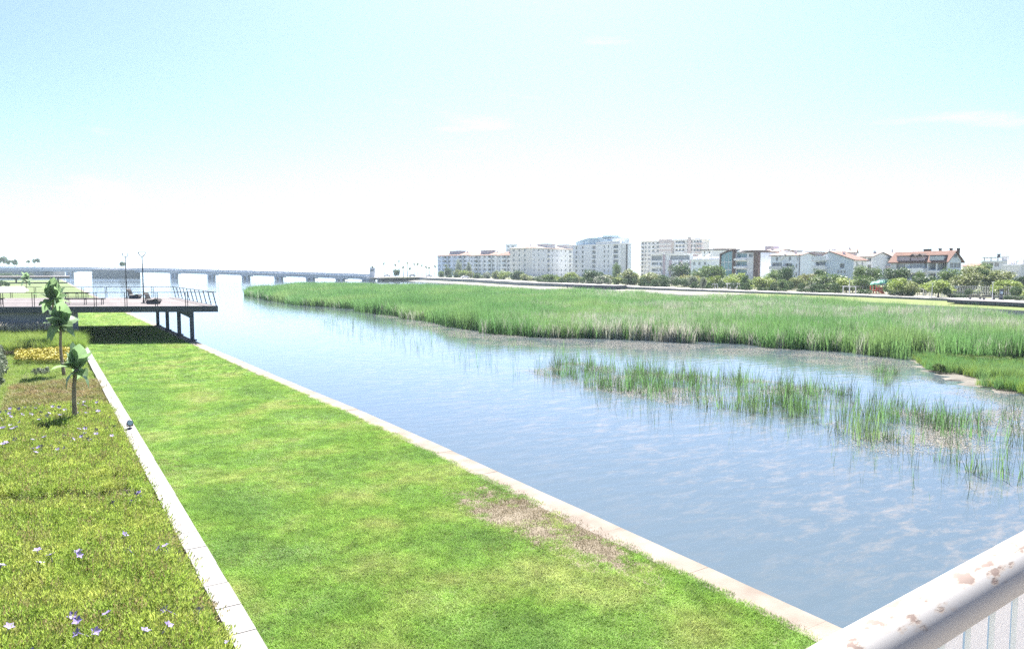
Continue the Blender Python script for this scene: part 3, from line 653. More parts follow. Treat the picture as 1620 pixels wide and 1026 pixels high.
# ================================================================== THE DARK DECK
DZ = 2.8
K = Vector((11.66, 61.05, 0)); E = Vector((-14.46, 7.6, 0)).normalized(); LEN = 27.0; DEP = 20.8
dk = empty('viewing_deck', (11.66, 61.05, DZ), 'dark steel viewing deck with pale planks jutting over the canal edge', 'deck')
def dp(s, t, z=0.0): return Vector((E.x * s, E.y * s + t, z))
NPL = 46; stp = DEP / NPL
pmesh = MB().prism([dp(0.12, 0.012), dp(0.12, stp - 0.012), dp(LEN, stp - 0.012), dp(LEN, 0.012)], -0.05, 0.0).mesh('plank', 'plank_wood')
for i in range(NPL): link('plank', pmesh, dk, (0, i * stp + 0.12, R.uniform(-.003, .003)))
m = MB(); m.prism([dp(0, 0), dp(LEN, 0), dp(LEN, 0.22), dp(0.0, 0.22)], -0.46, 0.02); m.build('front_beam', 'dark_steel', dk)
m = MB(); m.prism([dp(0, 0.23), dp(0.2, 0.23), dp(0.2, DEP + .2), dp(0, DEP + .2)], -0.46, 0.02); m.build('side_beam', 'dark_steel', dk)
m = MB(); m.prism([dp(0.21, DEP + 0.14), dp(LEN, DEP + 0.14), dp(LEN, DEP + 0.36), dp(0.21, DEP + 0.36)], -0.46, 0.0); m.build('rear_beam', 'dark_steel', dk)
m = MB(); m.prism([dp(0.35, 0.24), dp(LEN, 0.24), dp(LEN, DEP + .1), dp(0.35, DEP + .1)], -0.30, -0.056); m.build('soffit', 'dark_steel', dk)
m = MB(); m.prism([dp(10.6, 0.5), dp(LEN, 0.5), dp(LEN, 0.9), dp(10.6, 0.9)], -DZ - .1, -0.31); m.build('abutment', 'quay', dk)
for i, (yy, xx) in enumerate([(62.35, 9.9), (68.3, 9.82), (74.0, 9.65), (80.3, 9.6)]):
    l = Vector((xx - K.x, yy - K.y, 0))
    q = MB(); q.box(-.14, .14, -.14, .14, -DZ + .05, -0.31); 
    po = q.build('column', 'dark_steel', dk, loc=l)
    MB().box(-.3, .3, -.24, .24, -DZ + .03, -DZ + .13).build('base_plate', 'dark_steel', po)
m = MB(); c = Vector((9.9 - K.x, 62.35 - K.y, 0))
m.add([c + E * .14 + Vector((0, -.06, -0.31)), c + E * 1.4 + Vector((0, -.06, -0.31)), c + E * .14 + Vector((0, -.06, -0.95)), c + E * .14 + Vector((0, .06, -0.31)), c + E * 1.4 + Vector((0, .06, -0.31)), c + E * .14 + Vector((0, .06, -0.95))],
      [(0, 1, 2), (5, 4, 3), (0, 3, 4, 1), (1, 4, 5, 2), (2, 5, 3, 0)]); m.build('gusset', 'dark_steel', dk)
# railings
m = MB(); m.bar(dp(0.1, .1, 1.1), dp(LEN, .1, 1.1), .06, .05); m.build('front_rail', 'dark_steel', dk)
for zz in (0.3, 0.56, 0.82):
    MB().tube([dp(0.15, .1, zz), dp(LEN, .1, zz)], .006, 5).build('cable', 'lamp_metal', dk)
    MB().tube([dp(0.15, DEP + .2, zz), dp(LEN, DEP + .2, zz)], .006, 5).build('cable', 'lamp_metal', dk)
m = MB(); m.bar(dp(0.1, DEP + .2, 1.1), dp(LEN, DEP + .2, 1.1), .06, .05); m.build('rear_rail', 'dark_steel', dk)
for s in [2.3 * i + 2.3 for i in range(11)]:
    for t in (.1, DEP + .2):
        q = MB(); q.bar(dp(s, t, 0.02), dp(s, t, 1.08), .022, .05); q.bar(dp(s + .16, t, 0.02), dp(s + .16, t, 1.08), .022, .05); q.build('rail_post', 'lamp_metal', dk)
top0 = None
for i in range(11):
    t = 0.15 + (DEP - 0.1) * i / 10
    q = MB(); q.bar(dp(0.10, t, 0.0), dp(0.10, t, 1.12) + Vector((-0.24, 0, 0)), .17, .05, up=(1, 0, 0)); q.build('raked_post', 'dark_steel', dk)
MB().bar(dp(0.10, -0.02, 1.13) + Vector((-0.24, 0, 0)), dp(0.10, DEP + .3, 1.13) + Vector((-0.24, 0, 0)), .09, .05).build('side_rail', 'dark_steel', dk)

# lamps on the deck
def deck_lamp(p, h, label):
    t = empty('lamp_post', p, label, 'lamp post', 'lamp posts on the deck')
    MB().box(-.2, .2, -.2, .2, 0, .05).tube([(0, 0, .05), (0, 0, .25)], .085, 10).build('base', 'dark_steel', t)
    MB().tube([(0, 0, .2), (0, 0, h)], [.055, .04], 10).build('pole', 'lamp_metal', t, True)
    a = [pi + pi * i / 12 for i in range(13)]
    rr = 0.29; dx = Vector((_r[0], _r[1], 0))
    MB().tube([dx * (rr * cos(q)) + Vector((0, 0, h + rr * 1.15 + rr * 1.15 * sin(q))) for q in a], .036, 8).build('head_ring', 'lamp_metal', t, True)
    MB().bar(dx * -.36 + Vector((0, 0, h + rr * 1.18 + .02)), dx * .36 + Vector((0, 0, h + rr * 1.18 + .02)), .06, .045).build('head_bar', 'lamp_metal', t)
    return t
l1 = G(200.7, 471.5, DZ + .003); l2 = G(227.5, 479.5, DZ + .003)
deck_lamp(l1, (471.5 - 406.5) * fwd(l1) / 1153, 'farther of the two slim lamp posts with U-shaped heads on the deck')
deck_lamp(l2, (479.5 - 405.5) * fwd(l2) / 1153, 'nearer slim lamp post with U-shaped head on the deck')
# curved loungers
def lounger(p, label):
    t = empty('lounge_chair', p, label, 'lounge chair', 'curved loungers on the deck'); dx = Vector((_r[0], _r[1], 0)); dy = Vector((_h[0], _h[1], 0))
    prof = [(-.62, .98), (-.55, .92), (-.48, .72), (-.40, .48), (-.26, .36), (-.05, .33), (.18, .38), (.36, .46), (.5, .44), (.58, .34)]
    low = [(x + .06, z - .09) for x, z in prof]
    for nm, sl in (('backrest', slice(0, 5)), ('seat', slice(4, 10))):
        pr = prof[sl]; lo = low[sl]; m = MB(); n = len(pr); vs = []
        for w in (-.38, .38):
            vs += [dx * x + dy * w + Vector((0, 0, z)) for x, z in pr] + [dx * x + dy * w + Vector((0, 0, z)) for x, z in lo]
        N2 = 2 * n; fs = []
        for i in range(n - 1):
            fs += [(i, i + 1, N2 + i + 1, N2 + i), (n + i, N2 + n + i, N2 + n + i + 1, n + i + 1), (i, n + i, n + i + 1, i + 1), (N2 + i, N2 + i + 1, N2 + n + i + 1, N2 + n + i)]
        fs += [(0, N2, N2 + n, n), (n - 1, 2 * n - 1, N2 + 2 * n - 1, N2 + n - 1)]
        m.add(vs, fs).build(nm, 'bench_wood', t)
    for w in (-.32, .32):
        m = MB(); pts = [(-.46, .55), (-.42, .25), (-.32, .02), (.40, .02), (.52, .2), (.44, .40)]
        m.tube([dx * x + dy * w + Vector((0, 0, z)) for x, z in pts], .045, 6).build('leg_frame', 'dark_steel', t)
    m = MB()
    vs = [dx * x + dy * w + Vector((0, 0, z)) for w in (-.3, .3) for x, z in ((-.36, .03), (.42, .03), (.48, .2), (.30, .34), (-.2, .28), (-.36, .40))]
    m.add(vs, [(0, 1, 2, 3, 4, 5), (11, 10, 9, 8, 7, 6)] + [(i, 6 + i, 6 + (i + 1) % 6, (i + 1) % 6) for i in range(6)]).build('base', 'dark_steel', t)
lounger(G(213, 472.2, DZ), 'farther dark curved lounger behind the first lamp post on the deck')
lounger(G(242, 480.6, DZ), 'nearer dark curved lounger next to the second lamp post on the deck')
def bench(a, b, label, h=.45):
    a, b = Vector(a), Vector(b); t = empty('deck_bench', a, label, 'bench', 'long benches on the deck'); d = b - a; n = Vector((-d.y, d.x, 0)).normalized()
    for k in range(3): MB().bar(n * (.17 * k - .17) + Vector((0, 0, h)), d + n * (.17 * k - .17) + Vector((0, 0, h)), .15, .07).build('slat', 'bench_wood', t)
    for u in (.06, .5, .94): MB().bar(d * u + n * -.18, d * u + n * -.18 + Vector((0, 0, h - .04)), .05).bar(d * u + n * .18, d * u + n * .18 + Vector((0, 0, h - .04)), .05).bar(d * u + n * -.2 + Vector((0, 0, h - .06)), d * u + n * .2 + Vector((0, 0, h - .06)), .05).build('leg', 'dark_steel', t)
    MB().bar(d * .06 + Vector((0, 0, .1)), d * .94 + Vector((0, 0, .1)), .03).build('stretcher', 'dark_steel', t)
bench(G(104, 482, DZ), G(166, 481.6, DZ), 'long dark bench nearest the front railing of the deck', .5)
bench(G(104, 471.0, DZ), G(140, 471.0, DZ), 'shorter dark bench near the rear of the deck', .5)
bench(G(-45, 481.5, DZ), G(5, 481.5, DZ), 'dark bench cut off by the left picture edge', .5)

# --- left bank beyond the deck
struct(MB().add([tuple(G(*q, 0.0)) for q in ((-60, 464), (38, 463), (46, 459), (38, 453), (-60, 453.5))], [(0, 1, 2, 3, 4)]).build('white_path', 'paving')).location.z = 0.02
hb = empty('clipped_bush', G(3, 454, 0), 'dark clipped bush at the left edge beyond the deck', 'bush')
link('foliage', leaves('foliage', 'leaf_dark', 1400, 3.0, 2.4, 1.4, 0.4, 5, lumps=7), hb, (0, 0, 1.2))
d2 = empty('far_deck', S(110, 436, 300), 'dark platform on the left bank far behind the deck', 'deck'); d2.location.z = DZ
q = S(-90, 436, 285) - S(110, 436, 300); q.z = 0; q2 = S(110, 436, 330) - S(110, 436, 300); q2.z = 0
MB().prism([(0, 0), tuple(q2[:2]), tuple((q2 + q)[:2]), tuple(q[:2])], -0.06, 0.0).build('planking', 'plank_wood', d2)
MB().prism([(0, 0), tuple((q2 * .98)[:2]), tuple((q2 + q)[:2]), tuple(q[:2])], -0.8, -0.07).build('beam', 'dark_steel', d2)
for u in (.1, .45, .8): MB().box(-.3, .3, -.3, .3, -DZ, -.8).build('column', 'dark_steel', d2, loc=q * u + q2 * .3)

# ================================================================== ROAD BRIDGE
br = empty('road_bridge', S(300, 440, 480), 'long low grey road bridge with paired piers across the canal mouth', 'bridge'); br.location.z = 0
BL = [(-120, 420.5, 575), (0, 421.6, 550), (145, 422.8, 520), (270, 424.6, 490), (360, 427, 462), (480, 430.2, 432), (592, 433.6, 402)]
def bpt(px):
    x = [b[0] for b in BL]; return S(px, np.interp(px, x, [b[1] for b in BL]), np.interp(px, x, [b[2] for b in BL]))
def bstrip(name, z0, z1, o0, o1, mt, px0=-120, px1=592, n=40):
    m = MB(); vs = []; off = br.location
    for i in range(n + 1):
        p = bpt(px0 + (px1 - px0) * i / n); a = bpt(px0 + (px1 - px0) * i / n + 3); t = Vector((a.x - p.x, a.y - p.y, 0)).normalized(); nn = Vector((-t.y, t.x, 0))
        for oo, zz in ((o0, z0), (o0, z1), (o1, z1), (o1, z0)): vs.append(p + nn * oo + Vector((0, 0, zz)) - off)
    fs = [(i * 4 + k, i * 4 + 4 + k, i * 4 + 4 + (k + 1) % 4, i * 4 + (k + 1) % 4) for i in range(n) for k in range(4)] + [(0, 1, 2, 3), (4 * n + 3, 4 * n + 2, 4 * n + 1, 4 * n)]
    return m.add(vs, fs).build(name, mt, br)
bstrip('parapet', -0.95, 0.0, -0.05, 0.3, 'bridge_concrete'); bstrip('far_parapet', -0.95, 0.0, 13, 13.3, 'bridge_concrete')
bstrip('deck_slab', -1.6, -0.97, -0.3, 13.6, 'bridge_concrete'); bstrip('girder', -3.1, -1.62, 1.0, 12.4, 'bridge_concrete')
for px in (105, 270, 329, 384, 436, 486, 533, 575):
    p = bpt(px); a = bpt(px + 3); t = Vector((a.x - p.x, a.y - p.y, 0)).normalized(); nn = Vector((-t.y, t.x, 0))
    for k, s in enumerate((-1.9, 1.9)):
        c = p + t * s + nn * 2.5 - br.location
        zt = p.z - 3.12; q = MB()
        q.add([c + t * dx_ + nn * dy_ + Vector((0, 0, zz - c.z)) for zz in (-3.0, zt) for dx_, dy_ in ((-.85, -1.0), (.85, -1.0), (.85, 1.0), (-.85, 1.0))], [(0, 3, 2, 1), (4, 5, 6, 7), (0, 1, 5, 4), (1, 2, 6, 5), (2, 3, 7, 6), (3, 0, 4, 7)])
        q.build('pier', 'bridge_concrete', br)
    cpt = p + nn * 2.5 - br.location
    q = MB(); q.add([cpt + t * dx_ + nn * dy_ + Vector((0, 0, zz - cpt.z)) for zz, w in ((p.z - 3.7, 2.6), (p.z - 3.11, 3.4)) for dx_, dy_ in ((-w, -1.2), (w, -1.2), (w, 3.2), (-w, 3.2))], [(0, 3, 2, 1), (4, 5, 6, 7), (0, 1, 5, 4), (1, 2, 6, 5), (2, 3, 7, 6), (3, 0, 4, 7)]); q.build('pier_cap', 'bridge_concrete', br)
# stone abutment block with rubble
ab = empty('bridge_abutment', S(182, 440, 505), 'squat stone abutment block under the road bridge', 'abutment'); ab.location.z = WZ
a0 = S(146, 440, 516) - ab.location; a1 = S(195, 440, 500) - ab.location; a2 = S(222, 440, 508) - ab.location; a3 = S(160, 440, 530) - ab.location
for v in (a0, a1, a2, a3): v.z = 0
nrow = 5; ztop = bpt(180).z - 1.62 - WZ
MB().prism([a0 + (a3 - a0) * .01, a1, a2, a3], -1, ztop - .02).build('core', 'stone_block', ab)
for (s_, e_, nb) in ((a0, a1, 8), (a1, a2, 5)):
    d = e_ - s_; nn = Vector((d.y, -d.x, 0)).normalized()
    for r in range(nrow):
        for k in range(nb):
            u0 = (k + (.5 if r % 2 else 0)) / nb; u1 = min(1, u0 + .97 / nb)
            if u0 >= .97: continue
            h0 = ztop * r / nrow; h1 = ztop * (r + .96) / nrow; pr = .18 + .1 * R.random()
            p0, p1 = s_ + d * u0, s_ + d * u1
            MB().add([p0 + Vector((0, 0, h0)), p1 + Vector((0, 0, h0)), p1 + nn * pr + Vector((0, 0, h0)), p0 + nn * pr + Vector((0, 0, h0)), p0 + Vector((0, 0, h1)), p1 + Vector((0, 0, h1)), p1 + nn * pr + Vector((0, 0, h1)), p0 + nn * pr + Vector((0, 0, h1))],
                     [(0, 1, 2, 3), (7, 6, 5, 4), (0, 4, 5, 1), (1, 5, 6, 2), (2, 6, 7, 3), (3, 7, 4, 0)]).build('stone', 'stone_block', ab)
# lamp poles along the bridge
for i, px in enumerate((8, 62, 146, 246, 346, 430, 498, 560)):
    p = bpt(px); t = empty('bridge_lamp', p, 'thin pale lamp pole on the road bridge, %s from the left' % ordinal(i), 'lamp post', 'lamp poles along the road bridge')
    MB().tube([(0, .5, -.1), (0, .5, 8.5)], [.12, .07], 6).build('pole', 'rope_grey', t); MB().bar((0, .5, 8.45), (0, 3.0, 8.75), .1, .08).box(-.15, .15, 2.4, 3.4, 8.68, 8.8).build('arm', 'rope_grey', t)
# gatehouse at the right end
gh = empty('bridge_hut', S(585, 436, 402), 'small grey box-like hut at the right end of the road bridge', 'hut', rotz=-YAW); gh.location.z = WZ
MB().box(0, 2.6, 0, 3, -1, 7.0 ).build('wall', 'wall_grey', gh); MB().box(-.15, 2.75, -.15, 3.15, 7.0, 7.2).build('roof', 'roof_dark', gh); MB().box(.5, 2.1, -.06, .05, 5.2, 6.3).build('window', 'window_glass', gh)

# ================================================================== BUILDINGS ON THE RIGHT BANK
WINS = {}
def window_mesh(w, h, glass='window_glass', bars=1):
    key = (round(w, 2), round(h, 2), glass, bars)
    if key not in WINS:
        m = MB(); t = .09
        m.box(0, w, .05, .09, 0, h, 1)
        m.box(0, w, 0, .05, 0, t); m.box(0, w, 0, .05, h - t, h); m.box(0, t, 0, .05, t, h - t); m.box(w - t, w, 0, .05, t, h - t)
        for k in range(bars):
            x = w * (k + 1) / (bars + 1); m.box(x - .04, x + .04, 0.003, .05, t, h - t)
        WINS[key] = m.mesh('window', ['white_paint', glass])
    return WINS[key]
def facade_mesh(Wd, H, opens, depth=.22):
    """wall in the x-z plane facing -y, with real openings and reveals"""
    us = sorted({0, Wd} | {round(o[0], 3) for o in opens} | {round(o[1], 3) for o in opens})
    zs = sorted({0, H} | {round(o[2], 3) for o in opens} | {round(o[3], 3) for o in opens})
    m = MB()
    for i in range(len(us) - 1):
        for j in range(len(zs) - 1):
            cx, cz = (us[i] + us[i + 1]) / 2, (zs[j] + zs[j + 1]) / 2
            if any(o[0] < cx < o[1] and o[2] < cz < o[3] for o in opens): continue
            m.add([(us[i], 0, zs[j]), (us[i + 1], 0, zs[j]), (us[i + 1], 0, zs[j + 1]), (us[i], 0, zs[j + 1])], [(0, 1, 2, 3)])
    for o in opens:
        a, b, c, d = o[:4]; dp_ = o[4] if len(o) > 4 and o[4] else depth
        v = [(a, 0, c), (b, 0, c), (b, 0, d), (a, 0, d), (a, dp_, c), (b, dp_, c), (b, dp_, d), (a, dp_, d)]
        m.add(v, [(0, 4, 5, 1), (1, 5, 6, 2), (2, 6, 7, 3), (3, 7, 4, 0), (4, 7, 6, 5)])
    return m
class Bld:
    """A..B is the front seen from the canal, left to right; local x along the front, y into the house"""
    def __init__(s, name, label, A, B, ytop, Cpx=None, depth=12, z0=None, cat='building'):
        z0 = 0.2 if z0 is None else z0
        a = S(A[0], 426, A[1]); b = S(B[0], 426, B[1]); s.top = S(A[0], ytop, A[1]).z
        u = Vector((b.x - a.x, b.y - a.y, 0)); s.W = u.length; u.normalize(); n = Vector((-u.y, u.x, 0))
        if Cpx:
            d = ray(Cpx, 426); dv = Vector((d[0], d[1], 0)); bb = Vector((b.x, b.y, 0))
            det = n.x * -dv.y + n.y * dv.x; t = (-bb.x * -dv.y + -bb.y * dv.x) / det if abs(det) > 1e-6 else depth
            depth = t if 3 < t < 60 else depth
        s.D = depth; s.H = s.top - z0; s.z0 = z0
        s.o = empty(name, (a.x, a.y, z0), label, cat, rotz=atan2(u.y, u.x))
        s.fo = {'front': [], 'right': [], 'left': []}; s.wins = []
    def rows(s, face, floors, xs, w, h, sill=.95, fh=None, z1=0.0, glass='window_glass', bars=1, skip=(), deep=None):
        fh = fh or s.H / floors
        for f in range(floors):
            for k, x in enumerate(xs):
                if (f, k) in skip: continue
                s.op(face, x, x + w, z1 + f * fh + sill, z1 + f * fh + sill + h, glass, bars, deep)
    def op(s, face, a, b, c, d, glass='window_glass', bars=1, deep=None):
        lim = s.W if face == 'front' else s.D
        if a < .05 or b > lim - .05 or d > s.H - .05 or c < .02: return
        s.fo[face].append((a, b, c, d, deep)); s.wins.append((face, a, b, c, d, glass, bars, deep))
    def walls(s, wm, side=None):
        root = s.o
        facade_mesh(s.W, s.H, s.fo['front']).build('wall', wm, root)
        r = facade_mesh(s.D, s.H, s.fo['right']).build('wall', side or wm, root, loc=(s.W, 0, 0)); r.rotation_euler = (0, 0, pi / 2)
        l = facade_mesh(s.D, s.H, s.fo['left']).build('wall', side or wm, root, loc=(0, s.D, 0)); l.rotation_euler = (0, 0, -pi / 2)
        MB().add([(0, s.D, 0), (s.W, s.D, 0), (s.W, s.D, s.H), (0, s.D, s.H)], [(3, 2, 1, 0)]).build('rear_wall', wm, root)
        for face, a, b, c, d, gl, bars, deep in s.wins:
            me = window_mesh(b - a - .01, d - c - .01, gl, bars); dp_ = (deep or .22) - .1
            o = link('window', me, root)
            if face == 'front': o.location = (a + .005, dp_, c + .005)
            elif face == 'right': o.location = (s.W - dp_, a + .005, c + .005); o.rotation_euler = (0, 0, pi / 2)
            else: o.location = (dp_, s.D - a - .005, c + .005); o.rotation_euler = (0, 0, -pi / 2)
        return s
    def flat(s, m='wall_white', over=.35, th=.45):
        MB().box(-over, s.W + over, -over, s.D + over, s.H + .004, s.H + th).build('roof', m, s.o); return s
    def hip(s, rise, m='roof_tile', over=.8, z=None):
        z = (s.H if z is None else z) + .004; o = over; W_, D_ = s.W, s.D; k = min(W_, D_) / 2
        if W_ > D_: a, b = (k, D_ / 2), (W_ - k, D_ / 2)
        else: a, b = (W_ / 2, k), (W_ / 2, D_ - k)
        v = [(-o, -o, z), (W_ + o, -o, z), (W_ + o, D_ + o, z), (-o, D_ + o, z), (a[0], a[1], z + rise), (b[0], b[1], z + rise)]
        f = [(0, 1, 5, 4), (1, 2, 5), (2, 3, 4, 5), (3, 0, 4), (3, 2, 1, 0)] if W_ > D_ else [(0, 1, 4), (1, 2, 5, 4), (2, 3, 5), (3, 0, 4, 5), (3, 2, 1, 0)]
        s.roof = MB().add(v, f).box(-o + .05, W_ + o - .05, -o + .05, D_ + o - .05, z - .2, z - .003).build('roof', m, s.o); return s
    def gable_x(s, rise, m='roof_tile', over=.7, wm='wall_white'):
        """ridge along the front"""
        z = s.H; o = over; k = rise * o / (s.D / 2)
        v = [(-o, -o, z - k), (s.W + o, -o, z - k), (s.W + o, s.D / 2, z + rise), (-o, s.D / 2, z + rise), (s.W + o, s.D + o, z - k), (-o, s.D + o, z - k)]
        v2 = [(p[0], p[1], p[2] + .22) for p in v]
        s.roof = MB().add(v + v2, [(6, 7, 8, 9), (9, 8, 10, 11), (3, 2, 1, 0), (5, 4, 2, 3), (0, 1, 7, 6), (5, 11, 10, 4), (1, 2, 8, 7), (2, 4, 10, 8), (0, 6, 9, 3), (3, 9, 11, 5)]).build('roof', m, s.o)
        for x in (0, s.W): MB().add([(x, 0, z), (x, s.D, z), (x, s.D / 2, z + rise)], [(0, 1, 2) if x else (2, 1, 0)]).build('gable_wall', wm, s.o)
        return s
    def gable_y(s, rise, m='roof_tile', over=.6, wm='wall_white', peak=.5):
        """ridge running away from the canal, gable to the front"""
        z = s.H; o = over; px = s.W * peak; kl = rise * o / px; kr = rise * o / (s.W - px)
        v = [(-o, -o, z - kl), (px, -o, z + rise), (s.W + o, -o, z - kr), (-o, s.D + o, z - kl), (px, s.D + o, z + rise), (s.W + o, s.D + o, z - kr)]
        v2 = [(p[0], p[1], p[2] + .2) for p in v]
        s.roof = MB().add(v + v2, [(7, 6, 9, 10), (8, 7, 10, 11), (0, 1, 4, 3), (1, 2, 5, 4), (0, 6, 7, 1), (1, 7, 8, 2), (3, 4, 10, 9), (4, 5, 11, 10), (0, 3, 9, 6), (2, 8, 11, 5)]).build('roof', m, s.o)
        for y in (0, s.D): MB().add([(0, y, z), (s.W, y, z), (px, y, z + rise)], [(0, 1, 2) if y == 0 else (2, 1, 0)]).build('gable_wall', wm, s.o)
        return s
    def part(s, name, m, x0, x1, y0, y1, z0, z1, parent=None):
        return MB().box(x0, x1, y0, y1, z0, z1).build(name, m, parent or s.o)
    def balcony(s, x0, x1, z, out=1.3, m='wall_white', par=.95, side=None):
        b = MB(); b.box(x0, x1, -out, -.004, z - .18, z); b.box(x0, x1, -out, -out + .12, z + .002, z + par); b.box(x0, x0 + .12, -out + .123, -.004, z + .002, z + par); b.box(x1 - .12, x1, -out + .123, -.004, z + .002, z + par)
        return b.build('balcony', m, s.o)
    def chimney(s, x, y, z0, h=1.4, w=.6, m='wall_cream', parent=None):
        return MB().box(x - w / 2, x + w / 2, y - w / 2, y + w / 2, z0, z0 + h).box(x - w / 2 - .1, x + w / 2 + .1, y - w / 2 - .1, y + w / 2 + .1, z0 + h + .003, z0 + h + .15).build('chimney', m, parent or s.o)
def heater(b, x, y, z):
    """roof-top water tank with tilted panel"""
    m = MB(); m.tube([(x - .5, y, z + 1.0), (x + .5, y, z + 1.0)], .28, 8); m.add([(x - .9, y - 1.4, z + .05), (x + .9, y - 1.4, z + .05), (x + .9, y - .3, z + .95), (x - .9, y - .3, z + .95), (x - .9, y - 1.4, z), (x + .9, y - 1.4, z), (x + .9, y - .3, z + .9), (x - .9, y - .3, z + .9)], [(0, 1, 2, 3), (7, 6, 5, 4), (0, 4, 5, 1), (2, 6, 7, 3), (1, 5, 6, 2), (0, 3, 7, 4)])
    m.bar((x - .4, y, z), (x - .4, y, z + .8), .08).bar((x + .4, y, z), (x + .4, y, z + .8), .08)
    return m.build('water_heater', 'rope_grey', b.o)

# --- row of three red-roofed blocks on the left
rowspec = [((692, 520), (742, 490), None, 'leftmost five-storey apartment block with red tiled hip roof'),
           ((743, 489), (786, 464), None, 'middle apartment block in the red-roofed row of three'),
           ((787, 463), (833, 438), 848.5, 'right apartment block of the red-roofed row, its end wall sunlit')]
for i, (A, B, C, lb) in enumerate(rowspec):
    b = Bld('apartment_block', lb, A, B, 404.6 - .3 * i, Cpx=C, depth=15, z0=1.2)
    xs = [b.W * u for u in (.10, .24, .38, .60, .74, .88)]
    for k, u in enumerate((.04, .20, .36, .53, .69, .85)):
        wide = k in (1, 4)
        b.rows('front', 5, [b.W * u], b.W * .12 if wide else b.W * .075, 1.9 if wide else 1.45, .55 if wide else .9, glass='shutter' if (k + i) % 3 == 0 else 'window_glass', deep=1.0 if wide else None)
    if C: b.rows('right', 5, [b.D * .18, b.D * .55, b.D * .78], 1.3, 1.4)
    b.walls('wall_white', 'wall_cream'); b.hip(2.3, 'roof_tile', .9)
    for k, u in enumerate((.155, .335, .485, .82)):                           # projecting stair and bay strips
        b.part('pilaster', 'wall_grey' if k % 2 else 'wall_white', b.W * u, b.W * (u + .035), -.7, -.004, 0, b.H - .25)
    for f in range(1, 5):
        for u in (.20, .69): b.balcony(b.W * u - .2, b.W * (u + .12) + .2, f * b.H / 5 + .05, 1.0, 'wall_blue' if f % 2 else 'wall_white', .8)
    b.part('dormer', 'wall_mauve', b.W * .30, b.W * .62, 2.6, 8, b.H + .3, b.H + 3.0); b.part('dormer_roof', 'roof_pale', b.W * .29, b.W * .63, 2.3, 8.3, b.H + 3.003, b.H + 3.3)
    for u in (.2, .75): b.chimney(b.W * u, 6, b.H + 1.2, 1.6)
    heater(b, b.W * .7, 7.0, b.H + 2.0)
# tower stub behind
b = Bld('apartment_block', 'pale block rising behind the red-roofed row of three', (800, 560), (818, 560), 387, depth=10, z0=1)
b.rows('front', 8, [1.2, 4.6], 1.6, 1.4); b.walls('wall_blue').flat('wall_grey')

# --- six-storey white block
b = Bld('apartment_block', 'long white six-storey apartment block with pale red roof, beside the glass-topped building', (842, 418), (938, 470), 391.8, depth=16, z0=.9)
for k in range(14):
    u = .02 + k * .0705
    bal = k in (3, 8, 11)
    b.rows('front', 6, [b.W * u], 2.0 if bal else 1.05, 1.7 if bal else 1.35, .5 if bal else .9, deep=1.0 if bal else None, glass='shutter' if (k % 5 == 0) else 'window_glass', skip=((2, 0), (4, 0)) if k % 4 == 2 else ())
b.rows('left', 6, [2, 6, 10], 1.2, 1.4)
b.walls('wall_white', 'wall_cream'); b.hip(1.6, 'roof_pale', .9)
for u in (.26, .57): b.part('dormer', 'wall_cream', b.W * u, b.W * (u + .14), 2, 9, b.H + .2, b.H + 2.6); b.part('dormer_roof', 'roof_pale', b.W * u - .3, b.W * (u + .14) + .3, 1.7, 9.3, b.H + 2.603, b.H + 2.85)
for f in range(1, 6):
    for k in (3, 8, 11): b.balcony(b.W * (.02 + k * .0705) - .15, b.W * (.02 + k * .0705) + 2.15, f * b.H / 6 + .05, .9, 'wall_white', .6)
for u in (.1, .45, .8): b.chimney(b.W * u, 6, b.H + .6, 1.6)
heater(b, b.W * .5, 8.5, b.H + 1.4); heater(b, b.W * .86, 8.5, b.H + 1.4)

# --- glass-topped building
b = Bld('office_block', 'white block with a curved blue metal roof and a grey end wall', (906, 432), (981.5, 398), 389, Cpx=998.5, depth=16, z0=.7)
b.rows('front', 7, [b.W * .42], 3.2, 1.9, .4, glass='shutter', deep=.9)
b.rows('front', 7, [b.W * .665, b.W * .745], 1.1, 1.5, .8)
b.rows('front', 7, [b.W * .855], 4.1, 2.0, .4, deep=.9, bars=3)
b.rows('front', 7, [b.W * .06, b.W * .2], 1.6, 1.5, .8)
b.walls('wall_white', 'wall_grey'); b.flat('wall_white', .25, .5)
b.part('dark_strip', 'dark_frame', b.W + .004, b.W + .25, b.D * .50, b.D * .62, 0, b.H); b.part('pale_panel', 'wall_blue', b.W + .004, b.W + .2, b.D * .63, b.D * .99, 0, b.H - .5)
m = MB(); N = 14; x0, x1 = b.W * .02, b.W * .74; z = b.H + .5
for k in range(N):
    def zz(u): return z + .4 + 3.4 * sin(pi * min(1, .12 + .76 * u)) 
    ua, ub = k / N, (k + 1) / N; xa, xb = x0 + (x1 - x0) * ua, x0 + (x1 - x0) * ub
    m.add([(xa, 1.5, z), (xb, 1.5, z), (xb, 1.5, zz(ub)), (xa, 1.5, zz(ua)), (xa, 13, zz(ua) - .4), (xb, 13, zz(ub) - .4)], [(0, 1, 2, 3), (3, 2, 5, 4)])
m.add([(x0, 1.5, z), (x0, 13, z), (x0, 13, zz(0) - .4), (x0, 1.5, zz(0)), (x1, 1.5, z), (x1, 13, z), (x1, 13, zz(1) - .4), (x1, 1.5, zz(1))], [(0, 3, 2, 1), (4, 5, 6, 7)])
cr_ = m.build('curved_roof', 'roof_metal', b.o)
for k in range(6): MB().box(x0 + (x1 - x0) * (.1 + .15 * k), x0 + (x1 - x0) * (.1 + .15 * k) + .15, 1.35, 1.49, z, z + 2.2).build('mullion', 'white_paint', cr_)
